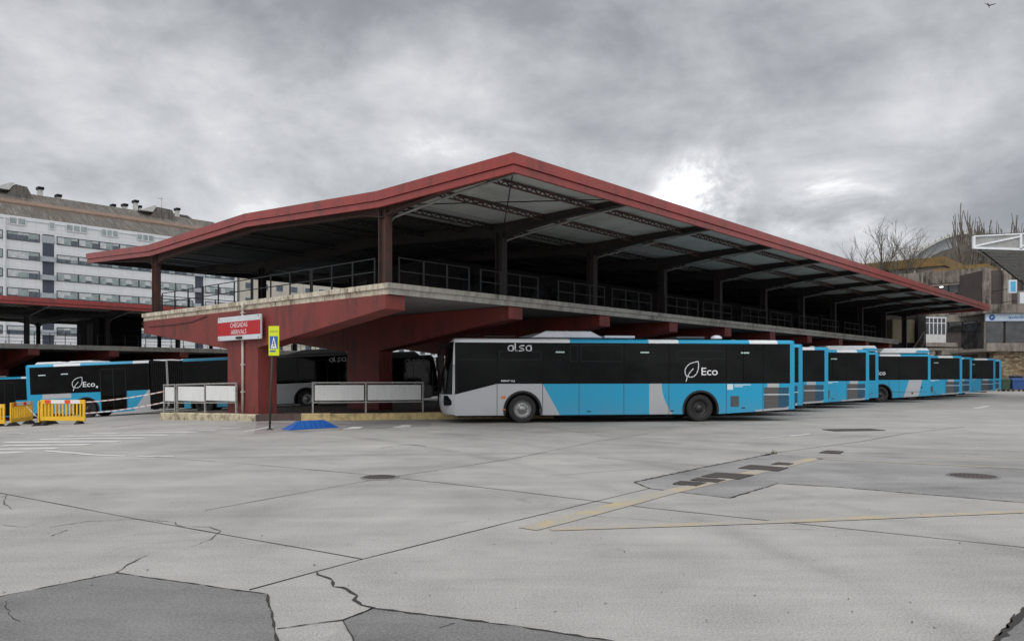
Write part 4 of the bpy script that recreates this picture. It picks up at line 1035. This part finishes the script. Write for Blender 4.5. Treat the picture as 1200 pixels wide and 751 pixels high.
# local: front facade is x=0 plane along +y, side facade is y=0 plane along +x
m = MB(); m.bx(.3, 30, .3, 34, -1, 13.2); m.build('wall', M_brown, CB)
m = MB(); m.bx(-.05, .3, .0, 34, 12.1, 13.55); m.bx(.302, 30, -.05, .3, 12.1, 13.55); m.build('parapet', M_bconc, CB)
m = MB()
for z0, z1 in ((11.85, 12.05), (7.65, 8.45), (3.9, 4.65)): m.bx(.02, .3, .9, 34, z0, z1)
m.bx(.05, .3, .9, 34, 10.95, 11.0); m.build('floor_beam', M_bconc2, CB)
for y in (.1, 6.6, 13.2, 19.8, 26.4): m = MB(); m.bx(-.15, .29, y, y + .95 if y > 1 else y + .8, -1, 12.08); m.build('pillar', M_bconc2, CB)
for z0, z1 in ((11.0, 11.83), (6.6, 7.6)):
    for k, y in enumerate((1.1, 2.5, 3.9, 5.2, 7.7, 9.1, 10.5, 11.8, 14.3, 15.8)):
        m = MB(); m.bx(.18, .299, y, y + 1.3, z0, z1); w = m.build('window', M_bglass, CB); m = MB(); m.bx(.12, .18, y - .03, y + .03, z0, z1); m.bx(.12, .18, y + .03, y + 1.3, z0, z0 + .06); m.build('window_frame', M_vent if k % 2 else M_rail, w)
# lit ceiling lamps seen inside the upper windows
M_lamp = NT('lit_lamp'); M_lamp.b.inputs['Emission Color'].default_value = (1, .95, .85, 1); M_lamp.b.inputs['Emission Strength'].default_value = 2.0
for y, z in ((5.9, 11.6), (4.4, 11.65), (1.9, 11.65), (5.3, 11.45)): m = MB(); m.bx(.10, .118, y, y + .35, z, z + .12); m.build('ceiling_lamp', M_lamp.m, CB)
# side facade: vertical fins
for i in range(12): m = MB(); m.bx(.9 + 2.4 * i, 1.5 + 2.4 * i, -.25, .29, 8.3, 12.05); m.build('fin', M_bconc2 if i % 2 else M_bconc, CB)
m = MB(); m.bx(.31, 30, -.1, .29, 10.5, 11.0); m.build('floor_beam', M_bconc, CB)
# upper set back storey with mossy parapet
m = MB(); m.bx(7, 28, 6, 36, 13.1, 15.0); m.build('upper_storey', M_bconc2, CB)
m = MB(); m.bx(6.7, 28, 5.7, 36, 15.003, 16.1); m.build('moss_covered_parapet', M_moss, CB)
m = MB(); m.bx(.0, 6, .0, 2.2, 13.56, 13.95); m.bx(.1, 5, 2.3, 5.5, 13.56, 13.8); m.build('moss_covered_parapet', M_moss, CB)
m = MB(); m.bx(6.65, 6.7, 9, 9.2, 13.6, 14.6); m.build('vent_pipe', M_podw, CB)

# lower wing with shop front, ledge and stone wall, facing the yard
def X(u, Y): return (u - 600) / F * Y
WG = thing('station_wing', 'low wing with concrete ledge, dark shop front and blue white sign', 'building', (X(1157, 80), 80, 0), R(-3))
m = MB(); m.bx(0, 30, 0, .5, 4.10, 4.95); m.bx(0, 30, .5, 9, 4.10, 4.4); m.build('ledge', M_bconc2, WG)
m = MB(); m.bx(1.0, 30, 2.5, 9, 4.41, 7.35); m.build('shop_front', M_bglass, WG)
for x in (1.0, 3.1, 5.4, 7.8, 10.2): m = MB(); m.bx(x, x + .14, 2.4, 2.498, 4.41, 7.35); m.build('mullion', M_bconc if x < 2 else M_dark, WG)
m = MB(); m.bx(.6, 30, 1.8, 9, 8.2, 9.15); m.build('floor_beam', M_bconc, WG)
m = MB(); m.bx(3.0, 30, 2.6, 9, 7.36, 8.19); m.build('wall', M_brown, WG)
m = MB(); m.bx(1.05, 12, 2.2, 2.4, 7.38, 8.17); sp_ = m.build('shop_sign', plain('pale_blue_sign', (.50, .60, .72), .5), WG)
m = MB(); m.lathe([(.0, 2.185), (.30, 2.185), (.32, 2.199)], (1.7, 0, 7.78), 'y', 20); m.build('round_logo', M_signblue, sp_)
text_mesh('lettering', 'P', M_letter, sp_, 1.62, 7.68, .16, .22, 2.18, -1, .02)
text_mesh('lettering', 'autobuses', plain('blue_letters', (.05, .16, .42), .5), sp_, 3.4, 7.62, 2.9, .34, 2.19, -1, .02)
for i in range(6): m = MB(); m.bx(.7 + 2.1 * i, 1.5 + 2.1 * i, 2.0, 2.3, 9.16, 13.0); m.build('fin', M_bconc2 if i % 2 else M_bconc, WG)
m = MB(); m.bx(.7, 30, 2.4, 8.9, 9.16, 12.8); m.build('upper_wall', M_brown, WG)
def stone_mat():
    t = NT('stone_wall'); v = t.coord(); vo = t.node('ShaderNodeTexVoronoi'); t.link(t.mapping(v, (1.6, 1, 3.6)), vo.inputs[0]); vo.inputs['Scale'].default_value = 1.3
    e = t.node('ShaderNodeTexVoronoi', feature='DISTANCE_TO_EDGE'); t.link(t.mapping(v, (1.6, 1, 3.6)), e.inputs[0]); e.inputs['Scale'].default_value = 1.3
    s = t.node('ShaderNodeSeparateColor'); t.link(vo.outputs['Color'], s.inputs[0]); c = t.ramp(s.outputs[0], (.1, (.11, .075, .04)), (.5, (.20, .14, .08)), (.9, (.30, .24, .16)))
    c = t.mix(t.rng(e.outputs[0], 0, .06, .8, 0), c, (.03, .025, .02)); t.setc(c, .9); return t.m
m = MB(); m.bx(.9, 30, .6, 1.2, -.5, 4.08); o = m.build('stone_retaining_wall', stone_mat(), None, (X(1157, 80), 80, 0)); o.rotation_euler.z = R(-3); tag(o, 'brown rubble stone wall behind the waste bins', 'wall')
def flagsign(label, u0, u1, v0, v1, Y, mat, group=None):
    x0, z1 = xz(u0, v0, Y); x1, z0 = xz(u1, v1, Y); t = thing('projecting_sign', label, 'sign', (x0, Y, z0))
    m = MB(); m.bx(0, x1 - x0, 0, .25, 0, z1 - z0); m.build('panel', mat, t, bevel=.02)
    m = MB(); m.bx(.15, x1 - x0 - .15, -.01, -.001, .15, z1 - z0 - .15); m.build('face', M_signw if mat == M_pipe else plain('sky_blue_sign', (.08, .38, .62), .4), t)
    m = MB(); m.bar((.3, .25, .5), (.3, 3.2, .5), .06); m.build('bracket', M_dark, t); return t
flagsign('light blue square sign projecting from the concrete fins', 1182.5, 1192, 328, 343.5, 79, M_signw); flagsign('white projecting sign under the steel canopy at the right edge', 1193.5, 1204, 341, 357, 78.5, M_pipe)

# glazed landing beside the canopy end
GL = thing('glazed_walkway', 'white framed glazed walkway with white parapet beyond the canopy end', 'walkway', (X(1084, 74), 74, 0), R(12))
m = MB(); m.bx(0, 2.35, 0, 6, 4.75, 5.55); m.build('parapet', plain('white_parapet', (.55, .55, .53), .6), GL); m = MB(); m.bx(.05, 2.3, .05, 5.9, 5.56, 7.1); m.build('glazing', M_bglass, GL)
m = MB(); [m.bx(x, x + .07, -.03, .048, 5.56, 7.1) for x in (0, .45, .9, 1.35, 1.8, 2.27)]; m.bx(-.05, 2.4, -.04, .046, 7.102, 7.25); m.bx(0, 2.34, -.035, -.031, 6.6, 6.66); m.build('frame', M_podw, GL)
m = MB(); m.bx(-1.0, 3.3, -.4, 6.2, 4.35, 4.74); m.bx(-1.0, 3.3, -.4, 6.2, 4.0, 4.2); m.build('ledge', M_bconc2, GL); m = MB(); m.bx(.2, .6, .5, .9, -.5, 4.0); m.bx(1.9, 2.3, .5, .9, -.5, 4.0); m.build('pillar', M_bconc, GL)
m = MB(); m.bx(-.2, 2.6, -.1, 6, 7.26, 7.9); m.build('roof', M_bconc, GL)
ST = thing('stair_block', 'beige stair block with handrail under the far end of the canopy', 'staircase', (X(1046, 66), 66, 0), R(10))
m = MB(); m.bx(0, 2.1, 0, 5, 4.4, 6.4); m.build('wall', plain('beige_wall', (.34, .29, .19), .8), ST); m = MB(); m.bx(2.15, 2.9, -.4, 5, -.5, 7.2); m.bx(0, 2.1, .1, 5, -.5, 4.38); m.build('shaft', M_core, ST)
m = MB(); m.prism([(-.2, 1.2), (2.1, 4.2), (2.1, 4.4), (-.2, 1.4)], 'y', -1.2, -.1); m.build('flight', M_bconc, ST); m = MB(); m.bar((0, -1.2, 2.4), (2.1, -1.2, 5.3), .05); m.bar((2.1, -1.2, 4.3), (2.1, -1.2, 5.3), .05); m.build('handrail', M_pipe, ST)

# barrel roofed hall far right
HY = 125; HL = thing('arched_hall', 'arched pale roof of a hall rising behind the concrete building', 'building', (0, HY, 0))
xa, xc = X(1064, HY), X(1196, HY); zt = CAMH + (HZ - 275) / F * HY; zs_ = CAMH + (HZ - 306) / F * HY
def arc(dz, n=18): return [(xa + (xc - xa) * i / n, zs_ + dz + (zt - zs_) * (1 - abs(2 * i / n - 1) ** 1.7)) for i in range(n + 1)]
M_trans = plain('translucent_roof', (.46, .48, .50), .5, 0, .15, .5)
m = MB(); P = arc(0); m.prism(P + [(xc, 0), (xa, 0)], 'y', 1, 30); m.build('end_wall', M_trans, HL)
m = MB(); P = arc(.02); Q2 = arc(.45); m.prism(P + list(reversed(Q2)), 'y', -.6, 31); m.build('roof', M_chim, HL)
m = MB(); m.prism([(X(u, HY), CAMH + (HZ - v) / F * HY) for u, v in ((1074, 320), (1084, 308), (1096, 299), (1108, 293), (1118, 290), (1143, 289), (1146, 340), (1074, 340))], 'y', -.3, .98); m.build('ivy_covered_wall', weathered('ivy_brown_wall', (.15, .13, .11), (.05, .05, .035), .6, .5, .95, False, .8), HL)
m = MB(); P = arc(.45); [m.bar((P[i][0], -.66, P[i][1] - .1), (P[i][0], -.66, P[i][1] + .25), .1) for i in range(1, 18)]; m.build('roof_rib', M_frame, HL)

# steel canopy at the right edge
SC = thing('steel_canopy', 'white steel truss canopy reaching in at the right edge', 'canopy', (0, 45, 0))
x0, ztop = xz(1141, 277, 45); _, zbot = xz(1141, 290.5, 45); x1 = x0 + 14
m = MB()
m.bar((x0, 0, ztop), (x1, 0, ztop + .75), .08); m.bar((x0, 0, zbot), (x1, 0, zbot - .45), .12); m.bar((x0, 0, zbot - .05), (x0, 0, ztop), .14)
for i in range(1, 5):
    xx = x0 + 2.75 * i; f = 2.75 * i / 14; m.bar((xx, 0, zbot - .45 * f), (xx, 0, ztop + .75 * f), .12); m.bar((xx - 2.7, 0, zbot + .1), (xx, 0, ztop + .75 * f - .15), .10)
m.build('truss', M_podw, SC)
kx = .9056
m = MB(); m.face([(x0, .1, ztop + .1), (x1, .1, ztop + .85), (x1 + 11 * kx, 11, ztop + .5), (x0 + 11 * kx, 11, ztop - .3)]); m.face([(x0, .1, zbot - .02), (x1, .1, zbot - .47), (x1 + 11 * kx, 11, zbot - .8), (x0 + 11 * kx, 11, zbot - .5)]); m.face([(x0, .05, zbot), (x1, .05, zbot - .45), (x1, .05, ztop + .7), (x0, .05, ztop)])
m.build('roof', plain('grey_deck_sheet', (.34, .34, .33), .6, .1, .2, 1), SC, normals=False)
m = MB(); [m.bar((x0 + .1 + (.4 + 1.0 * i) * kx, .4 + 1.0 * i, zbot - .1 - .045 * i), (x1, .4 + 1.0 * i, zbot - .55 - .03 * i), .06) for i in range(11)]; m.build('joist', M_frame, SC)
m = MB(); m.tube([(x0 + .4, .2, zbot), (x0 + 9.5, 7.5, 6.6)], .05, 6); m.build('stay', M_dark, SC)
m = MB(); m.tube([(x0 + 12, 1, -.1), (x0 + 12, 1, ztop + .5)], .25, 10); m.build('column', M_podw, SC)

# bins
def wheelie(label, x, y, mat, w=1.35):
    t = thing('waste_container', label, 'waste bin', (x, y, 0), R(-3)); m = MB(); B = [(-w / 2 + .08, 0, .2), (w / 2 - .08, 0, .2), (w / 2 - .08, .9, .2), (-w / 2 + .08, .9, .2)]; T_ = [(-w / 2, -.06, 1.15), (w / 2, -.06, 1.15), (w / 2, 1.0, 1.15), (-w / 2, 1.0, 1.15)]
    m.face(B); m.face(T_)
    for i in range(4): j = (i + 1) % 4; m.face([B[i], B[j], T_[j], T_[i]])
    m.bx(-w / 2 - .04, w / 2 + .04, -.1, 1.04, 1.08, 1.14); m.build('body', mat, t)
    m = MB(); m.prism([(-.08, 1.15), (1.02, 1.15), (.9, 1.35), (.2, 1.33)], 'x', -w / 2 - .02, w / 2 + .02); m.build('lid', mat, t, bevel=.03)
    for sx in (-1, 1):
        for sy in (.12, .8): m = MB(); m.lathe([(.0, -.03), (.1, -.03), (.1, .03), (.0, .03)], (sx * (w / 2 - .15), sy, .1), 'y', 12); m.build('wheel', M_rubber, t)
    return t
wheelie('green waste container with tan lid by the stone wall', X(1179, 76), 76, plain('bin_green', (.03, .06, .035), .6), .85)
wheelie('blue waste container by the stone wall, right of the green one', X(1194, 76), 76, plain('bin_blue', (.02, .07, .22), .6), 1.3)
m = MB()
for i in range(9):
    x = random.uniform(-.5, .5); y = random.uniform(.2, .7); m.lathe([(.0, .0), (.17, .03), (.2, .12), (.12, .22), (.0, .25)], (x, y, 1.33 + random.uniform(0, .05)), 'z', 8)
tag(m.build('rubbish_bags', plain('black_bag', (.03, .03, .04), .35), None, (X(1194, 76), 76, 0)), 'dark rubbish bags heaped on the blue container', 'rubbish', None, 'stuff')

# ------------------------------------------------------------------ bare trees
M_bark = plain('bare_bark', (.16, .14, .12), .9, 0, .3, 2)
def tree(label, x, y, h, spread, seed, upright=False, stems=1, levels=6, fan=.8):
    rr = random.Random(seed); t = thing('bare_tree', label, 'tree', (x, y, 0), 0, 'bare winter trees')
    tm, bm_ = MB(), MB()
    def grow(p, d, L, r, lev, mb):
        n = 3; P = [p]; q = p.copy(); dd = d.copy()
        for i in range(n):
            dd = (dd + Vector((rr.gauss(0, .10), rr.gauss(0, .10), rr.gauss(0, .05) + (.10 if upright else .03)))).normalized(); q = q + dd * L / n; P.append(q.copy())
        mb.tube(P, r, 5 if lev < 2 else 3, 0, max(r * .62, .010), cap=False)
        if lev >= levels: return
        k = 3 if lev < 3 else rr.choice([2, 3, 3])
        for i in range(k):
            az = rr.uniform(0, 2 * math.pi); sp = rr.uniform(.35, .85) * spread
            a = dd.orthogonal().normalized(); b = dd.cross(a); nd = (dd + (a * math.cos(az) + b * math.sin(az)) * sp).normalized()
            nd = (nd + Vector((0, 0, .7 if upright else .12))).normalized()
            st = P[-1] if i == 0 else P[rr.choice([1, 2, 3])]
            grow(st, nd, L * rr.uniform(.66, .82), max(r * .58, .015), lev + 1, bm_)
    for s in range(stems):
        p = Vector((rr.uniform(-1, 1) * (stems - 1) * fan, rr.uniform(-1, 1) * (stems > 1), 0)); grow(p, Vector((rr.uniform(-.05, .05) if stems < 4 else p.x * .06, 0, 1)).normalized(), h * .27, h * .022, 0, tm)
    zm = max(v[2] for v in bm_.v); k = h / zm
    for q in (tm, bm_): q.v = [(v[0] * k, v[1] * k, v[2] * k) for v in q.v]
    tm.build('trunk', M_bark, t, normals=False); bm_.build('crown', M_bark, t, normals=False); return t
Yt = 100
tree('broad bare tree with fine twigs against the bright cloud above the canopy', X(1032, Yt), Yt, 21.8, .85, 5, levels=7)
tree('smaller bare tree left of the broad one, behind the red eaves', X(993, 104), 104, 19.5, .7, 8, levels=6)
tree('slender bare tree just right of the broad one', X(1078, 112), 112, 18.3, .8, 12, levels=6)
tree('tall bare poplar with many thin upright stems behind the steel canopy', X(1161, 112), 112, 26.5, .30, 21, True, 7, 4, .35)
tree('upright bare poplar left of the tallest one, behind the arched hall', X(1138, 108), 108, 23.0, .28, 22, True, 4, 4, .35)
tree('bare shrubby tree low beside the concrete fins at the right', X(1180, 98), 98, 15.5, .8, 23, False, 3, 5)
tree('upright bare poplar at the right end behind the steel canopy', X(1178, 114), 114, 24.0, .30, 31, True, 4, 4, .35)

# gull
bx_, bz_ = xz(1158.5, 7, 60); g = thing('gull', 'tiny dark gull flying in the top right corner of the sky', 'bird', (bx_, 60, bz_), 0)
m = MB(); m.tube([(-.22, 0, .02), (-.1, 0, .03), (.05, 0, 0), (.22, 0, -.02)], .05, 6, 0, .02); m.face([(-.05, 0, .02), (.08, 0, 0), (-.05, .5, .16), (-.1, .5, .16)]); m.face([(-.05, 0, .02), (.08, 0, 0), (-.02, -.5, .2), (-.08, -.5, .2)]); m.build('body', M_podd, g, normals=False); g.rotation_euler = (R(30), R(20), R(40))

# ------------------------------------------------------------------ sky, sun, camera
w = bpy.data.worlds.new('World'); scene.world = w; w.use_nodes = True; nt = w.node_tree; nt.nodes.clear()
N = nt.nodes.new; Lk = nt.links.new
def mth(op, a, b=0.0, clamp=False):
    n = N('ShaderNodeMath'); n.operation = op; n.use_clamp = clamp
    for i, v in enumerate((a, b)):
        if isinstance(v, bpy.types.NodeSocket): Lk(v, n.inputs[i])
        else: n.inputs[i].default_value = v
    return n.outputs[0]
def wrng(f, a, b, c, d, smooth=True):
    n = N('ShaderNodeMapRange'); n.interpolation_type = 'SMOOTHSTEP' if smooth else 'LINEAR'; Lk(f, n.inputs[0])
    for i, v in enumerate((a, b, c, d)): n.inputs[i + 1].default_value = v
    return n.outputs[0]
sun_az = R(200); sun_el = R(48)
sky = N('ShaderNodeTexSky'); sky.sky_type = 'NISHITA'; sky.sun_disc = False; sky.sun_elevation = sun_el; sky.sun_rotation = sun_az
tc = N('ShaderNodeTexCoord'); sep = N('ShaderNodeSeparateXYZ'); Lk(tc.outputs['Generated'], sep.inputs[0])
zc = mth('MAXIMUM', sep.outputs[2], 0.0); den = mth('ADD', zc, .30)
cmb = N('ShaderNodeCombineXYZ'); Lk(mth('DIVIDE', sep.outputs[0], den), cmb.inputs[0]); Lk(mth('DIVIDE', sep.outputs[1], den), cmb.inputs[1]); cmb.inputs[2].default_value = 3.7
def wnoise(vec, sc, det, ro, dist, off=(0, 0, 0), scale=(1, 1, 1), rot=0):
    mp = N('ShaderNodeMapping'); Lk(vec, mp.inputs[0]); mp.inputs[1].default_value = off; mp.inputs[3].default_value = scale; mp.inputs[2].default_value = (0, 0, rot)
    n = N('ShaderNodeTexNoise'); Lk(mp.outputs[0], n.inputs['Vector']); n.inputs['Scale'].default_value = sc; n.inputs['Detail'].default_value = det; n.inputs['Roughness'].default_value = ro; n.inputs['Distortion'].default_value = dist; return n.outputs[0]
n1 = wnoise(cmb.outputs[0], .95, 7, .52, .35, (2.4, 1.1, 0), (1, 1, 1), R(20)); n2 = wnoise(cmb.outputs[0], 2.6, 8, .6, .25, (5, 3, 0)); n3 = wnoise(tc.outputs['Generated'], 6.5, 7, .62, .4, (1, 2, 0), (1, 1, 1.4))
base = mth('ADD', mth('ADD', mth('MULTIPLY', n1, .58), mth('MULTIPLY', n2, .22)), mth('MULTIPLY', n3, .20))
def spot(u, v, tight):
    d = Vector(((u - 600) / F, 1, (HZ - v) / F)).normalized(); dp = N('ShaderNodeVectorMath'); dp.operation = 'DOT_PRODUCT'; Lk(tc.outputs['Generated'], dp.inputs[0]); dp.inputs[1].default_value = d
    return wrng(dp.outputs['Value'], math.cos(tight), 1.0, 0, 1)
glow = mth('ADD', mth('MULTIPLY', spot(822, 230, .075), mth('MULTIPLY', wrng(n3, .40, .60, .02, 1.0), .14)), mth('MULTIPLY', spot(978, 278, .10), mth('MULTIPLY', wrng(n3, .38, .60, .1, 1.0), .12))); glow = mth('ADD', glow, mth('MULTIPLY', spot(400, 190, .25), .03)); glow = mth('ADD', glow, mth('MULTIPLY', spot(100, 190, .35), .03)); glow = mth('SUBTRACT', glow, mth('MULTIPLY', spot(500, 60, .30), .06)); glow = mth('SUBTRACT', glow, mth('MULTIPLY', spot(850, 90, .32), .05))
cl = mth('ADD', base, glow)
rp = N('ShaderNodeValToRGB'); Lk(cl, rp.inputs[0]); e = rp.color_ramp.elements; stops = [(.36, (.155, .162, .175)), (.45, (.215, .223, .237)), (.52, (.32, .328, .342)), (.60, (.46, .467, .48)), (.70, (.86, .865, .87))]
while len(e) < len(stops): e.new(.5)
for x_, (p, c) in zip(e, stops): x_.position = p; x_.color = (*c, 1)
# an overcast dome is about three times brighter overhead than at the horizon; brightness behind the camera is added as front fill
lum = mth('MULTIPLY', mth('ADD', 1.0, mth('MULTIPLY', wrng(zc, .45, 1.0, 0, 1), 1.0)), wrng(sep.outputs[1], .3, -.8, 1.0, 1.7))
mx = N('ShaderNodeMix'); mx.data_type = 'RGBA'; mx.blend_type = 'MULTIPLY'; mx.inputs[0].default_value = 1; Lk(rp.outputs[0], mx.inputs[6]); lc = N('ShaderNodeCombineXYZ'); [Lk(lum, lc.inputs[i]) for i in range(3)]; Lk(lc.outputs[0], mx.inputs[7])
bg1 = N('ShaderNodeBackground'); Lk(sky.outputs[0], bg1.inputs[0]); bg1.inputs[1].default_value = .08
bg2 = N('ShaderNodeBackground'); Lk(mx.outputs[2], bg2.inputs[0]); bg2.inputs[1].default_value = 1.05
ms = N('ShaderNodeMixShader'); ms.inputs[0].default_value = .95; Lk(bg1.outputs[0], ms.inputs[1]); Lk(bg2.outputs[0], ms.inputs[2]); out = N('ShaderNodeOutputWorld'); Lk(ms.outputs[0], out.inputs[0])

ld = bpy.data.lights.new('sun', 'SUN'); ld.energy = .75; ld.angle = R(50); ld.color = (1, .96, .9); lo = bpy.data.objects.new('sun', ld); COL.objects.link(lo)
sd = Vector((math.sin(sun_az) * math.cos(sun_el), math.cos(sun_az) * math.cos(sun_el), math.sin(sun_el))); lo.rotation_euler = (-sd).to_track_quat('-Z', 'Y').to_euler()

cd = bpy.data.cameras.new('camera'); cam = bpy.data.objects.new('camera', cd); COL.objects.link(cam); cam.location = (0, 0, CAMH); cam.rotation_euler = (R(90), 0, 0)
cd.sensor_width = 36; cd.lens = 36 * F / 1200; cd.shift_y = (HZ - 375.5) / 1200; cd.clip_end = 3000; scene.camera = cam
scene.view_settings.view_transform = 'Standard'; scene.view_settings.look = 'None'; scene.view_settings.gamma = 1; scene.view_settings.use_curve_mapping = False; scene.view_settings.exposure = .62
scene.cycles.max_bounces = 6; scene.cycles.diffuse_bounces = 4; scene.cycles.use_denoising = True
